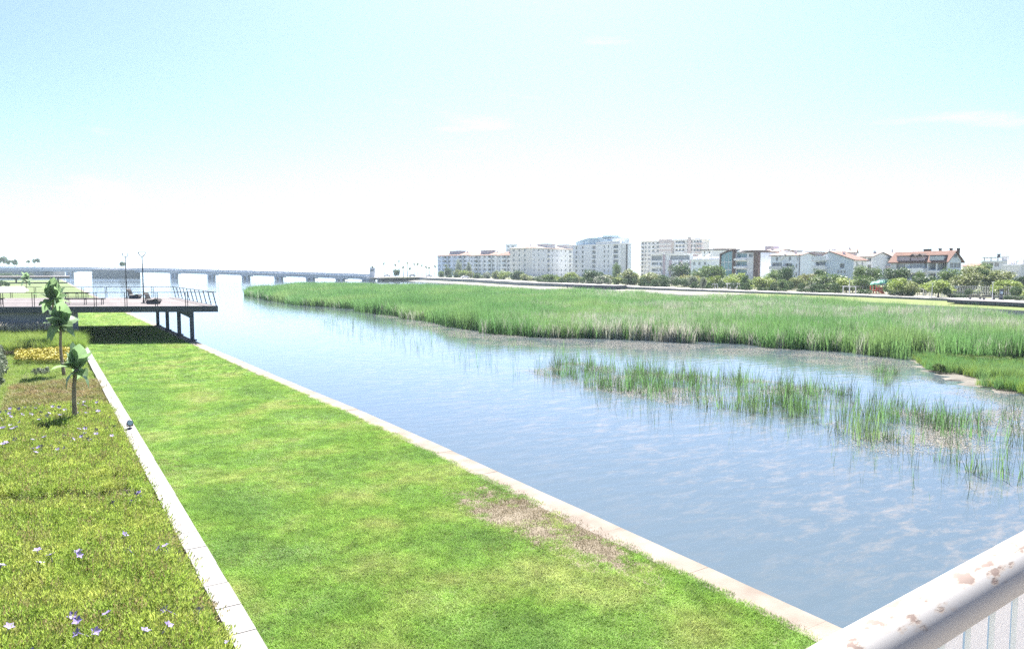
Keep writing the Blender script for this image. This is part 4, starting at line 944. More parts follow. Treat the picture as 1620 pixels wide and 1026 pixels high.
b.part('penthouse', 'wall_blue', b.W * .50, b.W * .86, 3, 12, b.H + .5, b.H + 3.6); b.part('penthouse_roof', 'roof_metal', b.W * .46, b.W * .76, 2.4, 12.5, b.H + 4.1, b.H + 4.5); b.part('plant_room', 'wall_white', b.W * .53, b.W * .70, 4, 10, b.H + 3.605, b.H + 5.6); b.part('terrace_wall', 'wall_cream', b.W * .5, b.W * .98, .2, .4, b.H + .504, b.H + 1.6)
heater(b, b.W * .9, 4, b.H + .5)

# --- twin towers
b = Bld('apartment_tower', 'left of the two tall pinkish apartment towers', (1013, 490), (1064, 470), 382.5, depth=14, z0=.6)
for k, u in enumerate((.03, .13, .24, .37, .50, .62, .74, .88)): b.rows('front', 9, [b.W * u], 1.5 if k % 2 else 1.9, 1.5, .8, deep=.9 if k in (0, 3) else None, glass='shutter' if k % 3 == 2 else 'window_glass')
b.walls('wall_cream').flat('wall_cream', .7, .5)
b.part('pink_bay', 'wall_pink', b.W * .60, b.W * .985, -1.0, -.004, 8, b.H + 1.0)
for f in range(3, 9):
    b.part('bay_band', 'wall_cream', b.W * .595, b.W * .99, -1.12, -1.003, f * b.H / 9, f * b.H / 9 + 1.0); b.balcony(b.W * .02, b.W * .10, f * b.H / 9, 1.2, 'wall_white', .8); b.balcony(b.W * .36, b.W * .46, f * b.H / 9, 1.2, 'wall_white', .8)
heater(b, b.W * .3, 4, b.H + .5); heater(b, b.W * .5, 6, b.H + .5); b.part('lift_room', 'wall_cream', b.W * .4, b.W * .6, 5, 9, b.H + .504, b.H + 2.2)
b = Bld('apartment_tower', 'right of the two tall apartment towers, slightly higher with aerials', (1066, 465), (1110, 455), 380, depth=14, z0=.6)
for k, u in enumerate((.05, .17, .30, .46, .58, .70, .80, .90)): b.rows('front', 9, [b.W * u], 1.35, 1.5, .8, deep=.9 if k in (3, 4) else None, glass='shutter' if k % 3 == 1 else 'window_glass')
b.op('front', b.W * .06, b.W * .40, b.H - 2.3, b.H - .6, 'shutter', 5)
b.fo['front'] = [o for o in b.fo['front'] if not (o[3] > b.H - 2.4 and o[3] < b.H - .61 and o[0] < b.W * .40)]
b.wins = [w for w in b.wins if not (w[4] > b.H - 2.4 and w[4] < b.H - .61 and w[1] < b.W * .40)]
b.walls('wall_cream').flat('wall_white', .8, .5)
for f in range(3, 9): b.balcony(b.W * .04, b.W * .38, f * b.H / 9, 1.1, 'wall_white', .8); b.balcony(b.W * .78, b.W * 1.03, f * b.H / 9, 1.1, 'wall_pink', .8)
b.part('stair_tower', 'wall_pink', b.W * .50, b.W * .62, -.8, -.004, 6, b.H + 2.0); b.part('lift_room', 'wall_cream', b.W * .60, b.W * .80, 3, 9, b.H + .504, b.H + 2.6)
for u in (.52, .66, .74): MB().tube([(b.W * u, 4, b.H + .5), (b.W * u, 4, b.H + 5)], .06, 5).build('aerial', 'rope_grey', b.o)
# lower mauve block in front
b = Bld('apartment_block', 'lower mauve-striped block in front of the twin towers', (1029, 362), (1096, 352), 402.5, depth=14, z0=.5)
for f, zz in ((0, .9), (1, 4.0), (2, 7.1)):
    for k, u in enumerate((.03, .13, .22, .57, .66, .78, .88)): b.op('front', b.W * u, b.W * u + (2.0 if k in (0, 4) else 1.1), zz, zz + 1.6, 'window_glass' if k % 2 == 0 else 'shutter')
b.op('front', b.W * .02, b.W * .27, b.H - 2.9, b.H - .5, 'shutter', 4, 1.4); b.op('front', b.W * .46, b.W * .92, b.H - 2.7, b.H - .5, 'shutter', 6, 1.4)
b.walls('wall_white', 'wall_mauve').flat('wall_white', .5, .4)
for u in (.30, .45, .70, .935): b.part('mauve_pilaster', 'wall_mauve', b.W * u, b.W * (u + .055), -.5, -.004, 0, b.H - 2.9 if u not in (.30,) else b.H - .1)
for zz in (3.4, 6.5): b.balcony(b.W * .02, b.W * .26, zz, 1.2, 'wall_white', .9); b.balcony(b.W * .53, b.W * .69, zz, 1.2, 'wall_white', .9)
# small pale house and the two blocks behind
b = Bld('house', 'small pale blue house with white roof right of the mauve block', (1093, 342), (1121, 332), 411.5, depth=10, z0=.4, cat='house')
b.rows('front', 3, [b.W * .12, b.W * .42, b.W * .72], 1.5, 1.5, .9); b.walls('wall_blue').flat('wall_white', .8, .35); b.part('roof_storey', 'wall_white', b.W * .05, b.W * .95, 1, 8, b.H + .354, b.H + 1.6); heater(b, b.W * .3, 3, b.H + 1.6); heater(b, b.W * .7, 3.5, b.H + 1.6)
b = Bld('apartment_block', 'white block behind the small pale blue house', (1109, 425), (1128, 415), 396.5, depth=10, z0=.4)
b.rows('front', 6, [b.W * .2, b.W * .6], 1.4, 1.5); b.walls('wall_white').flat('roof_dark', .5, .6)
b = Bld('apartment_block', 'pinkish block peeping over the trees left of the brown-framed glass building', (1127.5, 440), (1143, 432), 393.5, depth=10, z0=.4)
b.rows('front', 6, [b.W * .12, b.W * .55], 1.5, 1.5); b.walls('wall_pink').flat('wall_pink', .3, .3)

# --- brown-framed glass building
b = Bld('office_building', 'modern building with curved teal glass bay and brown pillar', (1141.5, 258), (1203, 246), 400.5, depth=12, z0=.3)
w = b.W
for f in range(4):
    z = .4 + f * 2.75
    b.op('front', w * .37, w * .66, z + .75, z + 2.3, 'teal_glass', 4, .9)
    b.op('front', w * .70, w * .80, z + .9, z + 2.1, 'window_glass', 1) if f == 3 else None
b.walls('wall_white')
m = MB(); N = 10
for k in range(N):
    ua, ub = k / N, (k + 1) / N; f_ = lambda u: b.H - .9 + 1.5 * sin(u * pi / 2); xa, xb = w * .02 + w * .30 * ua, w * .02 + w * .30 * ub
    m.add([(xa, -.75, 0), (xb, -.75, 0), (xb, -.75, f_(ub)), (xa, -.75, f_(ua)), (xa, -.01, f_(ua)), (xb, -.01, f_(ub))], [(0, 1, 2, 3), (3, 2, 5, 4)])
gb = m.build('glass_bay', 'teal_glass', b.o)
for z in (2.6, 5.2, 7.8): MB().box(w * .025, w * .315, -.85, -.752, z, z + .22).build('transom', 'white_paint', gb)
for u in (.11, .21): MB().box(w * u, w * u + .12, -.83, -.752, .1, b.H - .3).build('mullion', 'white_paint', gb)
b.part('bay_frame', 'brown_cladding', -.25, w * .02, -1.0, .4, 0, b.H - .6); b.part('bay_frame', 'brown_cladding', w * .32, w * .365, -1.0, .4, 0, b.H + .75)
m = MB()
for k in range(N):
    ua, ub = k / N, (k + 1) / N; xa, xb = -.25 + (w * .365 + .25) * ua, -.25 + (w * .365 + .25) * ub; fz = lambda u: b.H - .6 + 1.5 * sin(u * pi / 2)
    m.add([(xa, -1.05, fz(ua)), (xb, -1.05, fz(ub)), (xb, -1.05, fz(ub) + .35), (xa, -1.05, fz(ua) + .35), (xa, 4, fz(ua)), (xb, 4, fz(ub)), (xb, 4, fz(ub) + .35), (xa, 4, fz(ua) + .35)], [(0, 1, 2, 3), (3, 2, 6, 7), (4, 0, 3, 7), (1, 5, 6, 2), (0, 4, 5, 1)])
m.build('curved_canopy', 'brown_cladding', b.o)
for z in (3.05, 5.8, 8.55): b.balcony(w * .37, w * .665, z + .1, 1.2, 'wall_white', .55)
b.part('brown_pillar', 'brown_cladding', w * .86, w * .985, -.9, .3, 0, b.H + .5); b.part('eave', 'roof_pale', w * .55, w * 1.0, -1.1, 6, b.H + .504, b.H + .8); b.part('roof', 'roof_pale', w * .37, w, 0.2, 11, b.H + .004, b.H + .45)
heater(b, w * .45, 3, b.H + .45); heater(b, w * .6, 4, b.H + .45)
# next white house, and grey block behind
b = Bld('house', 'narrow white house right of the brown pillar', (1201.5, 262), (1226, 256), 400, depth=11, z0=.3, cat='house')
b.rows('front', 4, [b.W * .12, b.W * .62], 1.5, 1.5, .8); b.walls('wall_white'); b.gable_x(1.2, 'roof_pale', .6); b.chimney(b.W * .3, 4, b.H + .8)
b = Bld('apartment_block', 'grey roof block behind the narrow white house', (1206, 310), (1246, 300), 397.5, depth=10, z0=.3)
b.rows('front', 5, [b.W * u for u in (.08, .3, .55, .8)], 1.4, 1.4); b.walls('wall_grey').flat('wall_grey', .2, .4); b.part('stair_head', 'wall_mauve', .3, b.W * .30, 1, 6, b.H + .404, b.H + 2.2); MB().tube([(b.W * .18, 3, b.H + 2), (b.W * .18, 3, b.H + 4)], .05, 5).build('aerial', 'rope_grey', b.o)
# bluish house with dark loggias
b = Bld('house', 'pale blue house with dark glazed loggias and white dormers', (1219, 240), (1266, 233), 404.5, depth=11, z0=.3, cat='house')
w = b.W
b.op('front', w * .03, w * .40, b.H - 3.9, b.H - 2.3, 'shutter', 5, 1.2); b.op('front', w * .48, w * .72, b.H - 3.9, b.H - 2.5, 'window_glass', 3, 1.2); b.op('front', w * .03, w * .40, b.H - 6.4, b.H - 4.7, 'window_glass', 5, 1.2); b.op('front', w * .48, w * .72, b.H - 6.4, b.H - 4.9, 'window_glass', 3, 1.2)
b.op('front', w * .17, w * .25, b.H - 1.7, b.H - .4); b.op('front', w * .60, w * .68, b.H - 1.6, b.H - .3); b.op('front', w * .88, w * .93, b.H - 1.6, b.H - .4); b.op('front', w * .84, w * .90, b.H - 4, b.H - 2.7); b.op('front', w * .84, w * .90, b.H - 6.6, b.H - 5.3)
b.walls('wall_blue'); b.gable_x(.8, 'roof_pale', .5, 'wall_blue')
for z in (b.H - 4.2, b.H - 6.8): b.balcony(w * .0, w * .42, z, 1.2, 'wall_grey', .8); b.balcony(w * .46, w * .74, z, 1.2, 'wall_grey', .8)
b.part('pier', 'wall_blue', w * .425, w * .465, -.8, -.004, 0, b.H - 1.9); b.part('drainpipe', 'dark_frame', w * .965, w * .98, -.2, -.004, 0, b.H + .3)
m = MB(); 
for u in (.30,): m.add([(w * u, -.9, b.H - 1.2), (w * (u + .10), -.9, b.H - 1.2), (w * (u + .24), -.9, b.H + .45), (w * (u + .20), -.9, b.H + .45), (w * u, -.1, b.H - 1.2), (w * (u + .10), -.1, b.H - 1.2), (w * (u + .24), -.1, b.H + .45), (w * (u + .20), -.1, b.H + .45)], [(0, 1, 2, 3), (0, 4, 5, 1), (1, 5, 6, 2), (3, 2, 6, 7), (0, 3, 7, 4)])
m.build('dormer_gable', 'white_paint', b.o); heater(b, w * .25, 3.5, b.H + .4); b.chimney(w * .7, 3, b.H + .3)
b = Bld('house', 'peach coloured house between the pale blue house and the big gable', (1266.5, 247), (1290, 243), 406, depth=11, z0=.3, cat='house')
b.rows('front', 4, [b.W * .15, b.W * .55], 1.2, 1.35, .7, skip=((3, 1),)); b.walls('wall_pink'); b.flat('roof_tile', .4, .25); b.part('roof_storey', 'wall_pink', b.W * .2, b.W * .85, .9, 8, b.H + .254, b.H + 1.5); b.part('upper_roof', 'roof_tile', b.W * .15, b.W * .9, .6, 8.3, b.H + 1.503, b.H + 1.7)
# big bluish gable house
b = Bld('gable_house', 'large pale blue house with tall front gable and white corner balcony', (1287.5, 210), (1350, 203), 411.5, Cpx=1371, depth=12, z0=.3, cat='house')
w = b.W
b.op('front', w * .66, w * .78, b.H - 2.3, b.H - 1.0, 'window_glass', 1, .8); b.op('front', w * .66, w * .76, b.H - 6.5, b.H - 4.7, 'window_glass', 1, .8)
for u in (.60, .68, .76): b.op('front', w * u, w * u + .55, b.H - 3.75, b.H - 2.9)
b.op('front', w * .88, w * .93, b.H - 6.2, b.H - 5.2); b.op('front', w * .04, w * .30, b.H - 2.0, b.H - .5, 'shutter', 3, 1.4); b.op('front', w * .04, w * .30, b.H - 4.6, b.H - 3.0, 'window_glass', 3, 1.4)
b.rows('right', 3, [b.D * .2, b.D * .6], 1.3, 1.4)
b.walls('wall_blue', 'wall_white'); b.gable_y(2.35, 'roof_tile', .5, 'wall_blue', .40)
b.balcony(-.3, w * .34, b.H - 2.5, 1.5, 'wall_white', 1.0); b.balcony(-.3, w * .34, b.H - 5.1, 1.5, 'wall_white', .9); b.part('penthouse_parapet', 'wall_white', -.4, w * .34, -1.3, -1.1, b.H + .1, b.H + 1.2); b.part('terrace_slab', 'wall_white', -.4, w * .34, -1.3, -.004, b.H - .15, b.H + .1)
b.chimney(w * .62, 5, b.H + 1.0, 1.3); heater(b, w * .3, 7, b.H + 2.0)
# white houses with brown roofs behind
for i, (A, B, yt, lb, wm, rm) in enumerate([((1352, 262), (1380, 256), 406.5, 'white house with dark brown roof just right of the large gable', 'wall_white', 'roof_dark'),
                                             ((1379, 268), (1413, 258), 409.5, 'white stepped house with brown roof left of the terracotta-roofed house', 'wall_white', 'roof_dark'),
                                             ((1318, 300), (1352, 296), 399.5, 'mauve-roofed house peeping above the large gable house', 'wall_mauve', 'roof_pale'),
                                             ((1286, 305), (1315, 300), 402.5, 'pale house with tiled roof peeping left above the large gable', 'wall_pink', 'roof_pale'),
                                             ((1380, 330), (1412, 322), 402.0, 'distant pale flat block left of the terracotta-roofed house', 'wall_cream', 'roof_pale')]):
    b = Bld('house', lb, A, B, yt, depth=10, z0=.3, cat='house')
    b.rows('front', 4, [b.W * .12, b.W * .42, b.W * .72], 1.4, 1.4, .8, skip=((3, 0),)); b.walls(wm)
    if i < 3: b.gable_x(1.5, rm, .6, wm)
    else: b.hip(1.1, rm, .5)
    if i == 1:
        for z in (3, 5.8): b.balcony(b.W * .35, b.W * .98, z, 1.3, 'wall_pink', .9)
    b.chimney(b.W * .7, 4, b.H + .7)
# --- big terracotta-roofed house
b = Bld('terrace_house', 'big terracotta-roofed house with loggias and right-hand gable', (1409, 188), (1499, 172), 413, Cpx=1520, depth=12, z0=.3, cat='house')
w = b.W; H = b.H
b.op('front', w * .10, w * .27, H - 2.1, H - .55, 'window_glass', 3, .4); b.op('front', w * .36, w * .60, H - 2.0, H - .35, 'shutter', 3, .25); b.op('front', w * .70, w * .82, H - 2.2, H - .4, 'shutter', 3, 1.3); b.op('front', w * .845, w * .985, H - 2.2, H - .4, 'window_glass', 3, 1.3)
b.op('front', w * .70, w * .82, H - 5.0, H - 3.1, 'window_glass', 3, 1.3); b.op('front', w * .845, w * .985, H - 5.0, H - 3.1, 'shutter', 3, 1.3); b.op('front', w * .36, w * .58, H - 4.8, H - 3.1, 'window_glass', 4, .4); b.op('front', w * .10, w * .27, H - 4.8, H - 3.1, 'window_glass', 3, .4); b.op('front', w * .61, w * .66, H - 2.0, H - .5, 'shutter', 0, .6)
b.rows('right', 2, [b.D * .18, b.D * .45, b.D * .72], 1.0, 1.3, 1.0, 2.8, H - 5.6)
b.walls('wall_grey', 'wall_blue'); b.gable_x(2.15, 'roof_tile', .55, 'wall_blue')
MB().box(-.4, .01, 0, 1.0, 0, .8).build('gable_window', 'window_glass', b.o, loc=(w + .02, b.D * .42, H + .6))
for z in (H - 2.75, H - 5.5): b.balcony(w * .30, w * .67, z, 1.3, 'wall_white', .95); b.part('floor_band', 'wall_white', w * .68, w * 1.0, -.3, -.004, z, z + .35)
for u in (.675, .825): b.part('column', 'wall_white', w * u, w * u + .3, -.31, -.006, 0, H - .36)
for u in (.12, .38, .70):                                             # roof terraces with dark canopies
    x0, x1 = w * u, w * (u + .24)
    dm = b.part('roof_terrace', 'wall_mauve' if u < .5 else 'wall_grey', x0, x1, -.15, 3.2, H + .05, H + 1.0); b.part('terrace_canopy', 'roof_dark' if u != .70 else 'dark_frame', x0 - .1, x1 + .1, -.35, 3.6, H + 1.15, H + 1.32)
    b.part('terrace_glazing', 'window_glass', x0 + .1, x1 - .1, -.1, .1, H + 1.003, H + 1.148)
m = MB()
for x0, x1 in ((w * .36, w * .49), (w * .49, w * .62)):
    xm = (x0 + x1) / 2; m.add([(x0, -.6, H + 1.0), (x1, -.6, H + 1.0), (xm, -.6, H + 1.75), (x0, 4, H + 1.0), (x1, 4, H + 1.0), (xm, 4, H + 1.75)], [(0, 1, 2), (0, 2, 5, 3), (1, 4, 5, 2), (3, 5, 4)])
m.build('dormer_gables', 'roof_dark', b.o)
for u, y in ((.28, 6), (.33, 6), (.37, 6), (.60, 5), (.73, 6), (.85, 6)): b.chimney(w * u, y, H + 1.6, 1.3, .5, 'roof_dark')
# --- right-hand background
b = Bld('apartment_block', 'grey flat-topped block with rooftop pergola right of the terracotta-roofed house', (1553, 262), (1589, 256), 414, depth=10, z0=.3)
b.rows('front', 3, [b.W * u for u in (.08, .3, .55, .8)], 1.5, 1.5); b.walls('wall_grey').flat('wall_grey', .3, .3)
for u in (.05, .35, .65): b.part('pergola_post', 'dark_frame', b.W * u, b.W * u + .2, .5, .7, b.H + .304, b.H + 1.4)
b.part('pergola_roof', 'roof_dark', 0, b.W * .72, .2, 5, b.H + 1.403, b.H + 1.6); b.chimney(b.W * .62, 2, b.H + 1.6, 1.0, .7, 'dark_frame'); b.chimney(b.W * .78, 3, b.H + .3, 1.5, .7)
for u in (.86, .95): b.chimney(b.W * u, 3, b.H + .3, 1.5, .6)
b = Bld('apartment_block', 'block with a tall white open frame and four chimneys at the right', (1588, 232), (1615, 228), 419.5, depth=9, z0=.3)
b.rows('front', 3, [b.W * .08, b.W * .4, b.W * .7], 1.5, 1.5); b.walls('wall_grey').flat('wall_white', .3, .3)
for u in (.02, .30, .55, .80, .98): b.part('white_column', 'white_paint', b.W * u - .12, b.W * u + .12, -1.6, -1.35, 0, b.H - .6)
b.part('frame_beam', 'white_paint', -.2, b.W + .2, -1.65, -1.3, b.H - .597, b.H - .2)
for u in (.1, .28, .45, .92): b.chimney(b.W * u, 2, b.H + .3, 1.5, .6)
b = Bld('house', 'pale house cut off by the right picture edge with red roof', (1612, 300), (1650, 295), 424, depth=10, z0=.3, cat='house')
b.rows('front', 2, [b.W * .1, b.W * .4, b.W * .7], 1.5, 1.4); b.walls('wall_cream'); b.gable_x(1.3, 'roof_tile', .5, 'wall_cream')
for i, (x0, x1, yt, D, wm, lb) in enumerate([(1522, 1552, 421, 380, 'wall_cream', 'low distant roofline between the terracotta-roofed house and the pergola block'), (1655, 1720, 416, 230, 'wall_white', 'white house beyond the right picture edge'), (1735, 1800, 412, 190, 'wall_cream', 'cream house farther beyond the right picture edge')]):
    b = Bld('house', lb, (x0, D), (x1, D - 8), yt, depth=10, z0=.3, cat='house'); b.rows('front', 2, [b.W * .1, b.W * .4, b.W * .7], 1.5, 1.4); b.walls(wm); b.gable_x(1.3, 'roof_tile', .5, wm)

# ================================================================== TREES
def prom_D(px, back):
    """distance of a line 'back' metres behind the promenade edge, at a bearing"""
    L = offs(PP, back); best = None
    d = ray(px, 426); dv = Vector((d[0], d[1]))
    for a, b in zip(L, L[1:]):
        e = Vector((b.x - a.x, b.y - a.y)); det = dv.x * -e.y + e.x * dv.y
        if abs(det) < 1e-9: continue
        t = (a.x * -e.y + e.x * a.y) / det; u = (dv.x * a.y - dv.y * a.x) / det
        if -.001 <= u <= 1.001 and t > 0:
            p = Vector((dv.x * t, dv.y * t, a.z + (b.z - a.z) * u)); D = fwd(p)
            if best is None or D < best[0]: best = (D, p)
    return best if best else (140, S(px, 426, 140))
def trunk_mesh(h, r, limbs, seed, spread):
    rg = random.Random(seed); m = MB(); m.tube([(0, 0, -.1), (.03 * h * rg.uniform(-1, 1), .03 * h * rg.uniform(-1, 1), h * .5), (0, 0, h)], [r * 1.25, r, r * .7], 8)
    for k in range(limbs):
        a = 2 * pi * k / limbs + rg.uniform(-.3, .3); e = spread * rg.uniform(.6, 1)
        m.tube([(0, 0, h * rg.uniform(.75, .98)), (e * .5 * cos(a), e * .5 * sin(a), h * 1.25), (e * cos(a), e * sin(a), h * rg.uniform(1.4, 1.75))], [r * .55, r * .4, r * .15], 5)
    return m.mesh('trunk', 'trunk_bark')
# unit trees: crown about 1 m wide, scaled per tree
BUSH = {}
for nm in ('leaf_dark', 'leaf_mid', 'leaf_lime', 'leaf_olive', 'leaf_grey', 'leaf_rust'):
    BUSH[nm] = [leaves('crown', nm, 2600, .60, .60, .60, .075, 200 + 7 * i + sum(map(ord, nm)), lumps=16, shell=.45) for i in range(3)]
TRUNK = [trunk_mesh(.55, .035, 5, 5 + i, .32) for i in range(3)]
def bushy(px, ytop, ybot, wpx, D, leaf, label, group=None, name='tree'):
    """a broad tree: its crown spans ytop..ybot at distance D, trunk to the ground"""
    p = S(px, 426, D); zg = .25; zt = S(px, ytop, D).z; zb = max(S(px, ybot + 2.5, D).z, zg + .2); wd = wpx * D / 1153
    t = empty(name, (p.x, p.y, zg), label, name, group); k = R.randrange(3)
    c = link('crown', BUSH[leaf][k], t, (0, 0, (zt + zb) / 2 - zg), R.uniform(0, 6.28)); ch = (zt - zb) / 1.12
    c.scale = (wd * 1.12, wd * 1.12, ch * 1.1)
    tk = link('trunk', TRUNK[k], t, (0, 0, 0)); hh = max((zt + zb) / 2 - zg, .6) / .75; tk.scale = (wd * .8, wd * .8, hh)
    return t
TREES = [  # bearing, crown top, crown bottom, width, distance, leaf
    (935, 427, 445, 24, 250, 'leaf_dark', 'dark bushy tree in front of the white six-storey block'),
    (952, 436, 447, 26, 240, 'leaf_grey', 'low grey-green shrubby tree below the glass-topped building'),
    (976, 417, 440, 14, 330, 'leaf_mid', 'slender tree against the right end of the glass-topped building'),
    (997, 427, 448, 30, 245, 'leaf_olive', 'yellowish tree in the gap left of the twin towers'),
    (1030, 430, 449, 36, 235, 'leaf_olive', 'broad yellow-green tree below the left tower'),
    (1076, 416, 446, 31, 270, 'leaf_dark', 'large dark round tree in front of the mauve-striped block'),
    (1090, 434, 450, 28, 225, 'leaf_rust', 'rusty yellow tree below the large dark round tree'),
    (1107, 427, 448, 22, 240, 'leaf_mid', 'green tree below the small pale blue house'),
    (1127, 418, 450, 34, 228, 'leaf_mid', 'large green tree left of the brown-framed glass bay'),
    (1112, 437, 452, 11, 195, 'leaf_grey', 'small pale conical tree beside the promenade'),
    (1134, 436, 452, 20, 200, 'leaf_lime', 'lime tree left of the glass bay'),
    (1153, 437, 453, 22, 198, 'leaf_lime', 'lime tree directly below the glass bay'),
    (1169, 432, 450, 26, 215, 'leaf_lime', 'yellow-green tree below the white balconies of the glass-bay building'),
    (1180, 436, 453, 14, 192, 'leaf_dark', 'small dark tree left of the brown pillar foot'),
    (1206, 438, 456, 32, 188, 'leaf_lime', 'bright lime tree at the foot of the brown pillar'),
    (1224, 428, 447, 28, 215, 'leaf_mid', 'green tree below the narrow white house'),
    (1243, 419, 452, 24, 200, 'leaf_dark', 'tall dark tree in front of the loggia house'),
    (1262, 436, 455, 24, 185, 'leaf_olive', 'olive-yellow tree below the drainpipe of the loggia house'),
    (1278, 431, 452, 24, 195, 'leaf_rust', 'brownish tree in front of the peach house'),
    (1298, 424, 448, 20, 195, 'leaf_dark', 'dark tree in front of the white corner balcony'),
    (1312, 434, 458, 44, 178, 'leaf_mid', 'broad green tree below the large front gable'),
    (1340, 440, 459, 34, 172, 'leaf_lime', 'lime tree right of the broad green gable tree'),
    (1364, 421, 444, 23, 195, 'leaf_mid', 'left of the two trees standing before the white brown-roofed house'),
    (1383, 424, 444, 19, 195, 'leaf_mid', 'right of the two trees standing before the white brown-roofed house'),
    (1370, 437, 460, 34, 165, 'leaf_mid', 'green tree behind the long hedge left of the playground'),
    (1419, 422, 446, 36, 160, 'leaf_dark', 'dark tree covering the left end of the terracotta-roofed house'),
    (1426, 440, 461, 32, 150, 'leaf_lime', 'lime tree behind the rope climbing dome'),
    (1442, 443, 463, 24, 148, 'leaf_olive', 'olive tree just left of the white pergola'),
    (1456, 429, 448, 16, 160, 'leaf_mid', 'small tree in front of the middle of the terracotta-roofed house'),
    (1463, 434, 458, 34, 152, 'leaf_dark', 'dark tree behind the white pergola'),
    (1486, 443, 462, 44, 142, 'leaf_lime', 'broad lime tree behind the right part of the white pergola'),
    (1504, 426, 452, 26, 155, 'leaf_mid', 'green tree before the right gable of the terracotta-roofed house'),
    (1529, 428, 456, 44, 146, 'leaf_olive', 'big rounded yellow-green tree above the mesh fence'),
    (1541, 420, 440, 40, 175, 'leaf_olive', 'yellowish treetop behind the big rounded tree'),
    (1562, 424, 452, 22, 150, 'leaf_dark', 'dark tree right of the big rounded yellow-green tree'),
    (1555, 416, 432, 22, 200, 'leaf_mid', 'treetop below the rooftop pergola'),
    (1582, 428, 450, 38, 148, 'leaf_olive', 'olive tree left of the white open frame'),
    (1592, 443, 460, 40, 138, 'leaf_lime', 'lime bush behind the information column'),
    (1612, 438, 458, 26, 150, 'leaf_dark', 'dark tree at the right picture edge'),
    (1660, 430, 462, 50, 140, 'leaf_mid', 'green tree just beyond the right picture edge'),
    (880, 435, 447, 18, 300, 'leaf_mid', 'green tree before the middle of the white six-storey block'),
    (905, 437, 448, 16, 270, 'leaf_mid', 'green tree before the right part of the white six-storey block'),
    (862, 436, 447, 14, 310, 'leaf_dark', 'dark tree before the left part of the white six-storey block'),
    (820, 434, 446, 16, 340, 'leaf_mid', 'shrubby tree before the sunlit end wall of the red-roofed row'),
    (787, 434, 443, 14, 360, 'leaf_dark', 'dark low tree before the right red-roofed block'),
    (743, 414, 440, 11, 420, 'leaf_grey', 'tall grey-green tree before the middle of the red-roofed row'),
    (725, 408, 438, 10, 450, 'leaf_grey', 'tall tree before the leftmost red-roofed block'),
    (721, 432, 440, 9, 400, 'leaf_dark', 'round dark bush before the leftmost red-roofed block'),
    (712, 433, 440, 7, 400, 'leaf_dark', 'smaller round dark bush before the leftmost red-roofed block'),
    (760, 435, 442, 20, 390, 'leaf_mid', 'low bush before the middle red-roofed block'),
    (628, 425, 435, 11, 410, 'leaf_dark', 'round dark bush among the palms'),
    (1140, 421, 440, 26, 300, 'leaf_dark', 'dark treetop beside the left edge of the glass bay'),
]
for a in TREES: bushy(*a)
rs = random.Random(77); px = 698.0; k = 0
while px < 1640:
    D, p = prom_D(px, 13 + rs.uniform(0, 10)); pe = np.interp(px, [q[0] for q in PROM], [q[1] for q in PROM]); f_ = (pe - 426) / 40
    bushy(px, pe - rs.uniform(12, 22) * (.6 + .5 * f_), pe - 1.0, rs.uniform(14, 24) * (.6 + .5 * f_), D, rs.choice(['leaf_mid', 'leaf_lime', 'leaf_lime', 'leaf_olive', 'leaf_dark', 'leaf_grey']), 'leafy shrub in the belt behind the clipped trees, %s from the left' % ordinal(k), 'shrubs in the belt behind the far promenade', 'shrub')
    px += rs.uniform(13, 18) * (.8 if px < 960 else 1); k += 1

# round clipped trees along the promenade
BALL = [leaves('crown', 'leaf_dark', 2200, .5, .5, .47, .07, 300 + i, lumps=0, shell=.72, aspect=.7) for i in range(3)]
bt = MB().tube([(0, 0, -.05), (.01, 0, .5), (0, 0, 1.0)], [.05, .042, .038], 7).mesh('trunk', 'trunk_bark')
BALLS = [(888, 442.5, 4), (900, 442, 4), (911, 443, 4.2), (922, 444, 4.2), (933.5, 443, 5), (948, 443.4, 4), (960, 443.4, 4), (972.6, 444, 4.2), (989.6, 443.6, 3.6), (1003.5, 443.5, 4), (1017, 443, 5.5), (1020.5, 447, 3.6), (1036, 446, 5.6), (1051, 446.6, 5.4), (1069, 446.4, 6), (1083, 446.4, 5), (1099, 449, 4.2), (1123, 449.6, 3.6), (1142, 449.5, 6), (1161, 450.3, 5.6), (1175, 450.5, 4), (1182, 451, 4.6), (1225, 452, 6), (1249, 451.5, 7.4), (1269, 452.5, 5.4), (1287, 453.5, 4.6), (1297.5, 454, 5.8), (1322.5, 453.5, 6.8), (1406, 455, 7.6), (1437, 458.5, 5), (1500, 461.3, 6.2), (1534, 461.3, 5.6), (1609, 460.5, 8.2)]
for i, (px, yc, r) in enumerate(BALLS):
    D, p = prom_D(px, 4.5 + (i % 3) * 1.2); zc = S(px, yc, D).z; rr = r * D / 1153
    t = empty('round_tree', (p.x, p.y, p.z - .1), 'clipped ball-shaped tree on the far promenade, %s from the left' % ordinal(i), 'tree', 'clipped ball trees along the far promenade')
    c = link('crown', BALL[i % 3], t, (0, 0, max(zc - p.z + .1, rr * .8)), R.uniform(0, 6)); c.scale = (2 * rr,) * 3
    k = link('trunk', bt, t, (0, 0, 0)); k.scale = (1, 1, max(zc - p.z + .1, rr * .8) - rr * .5 + .1)

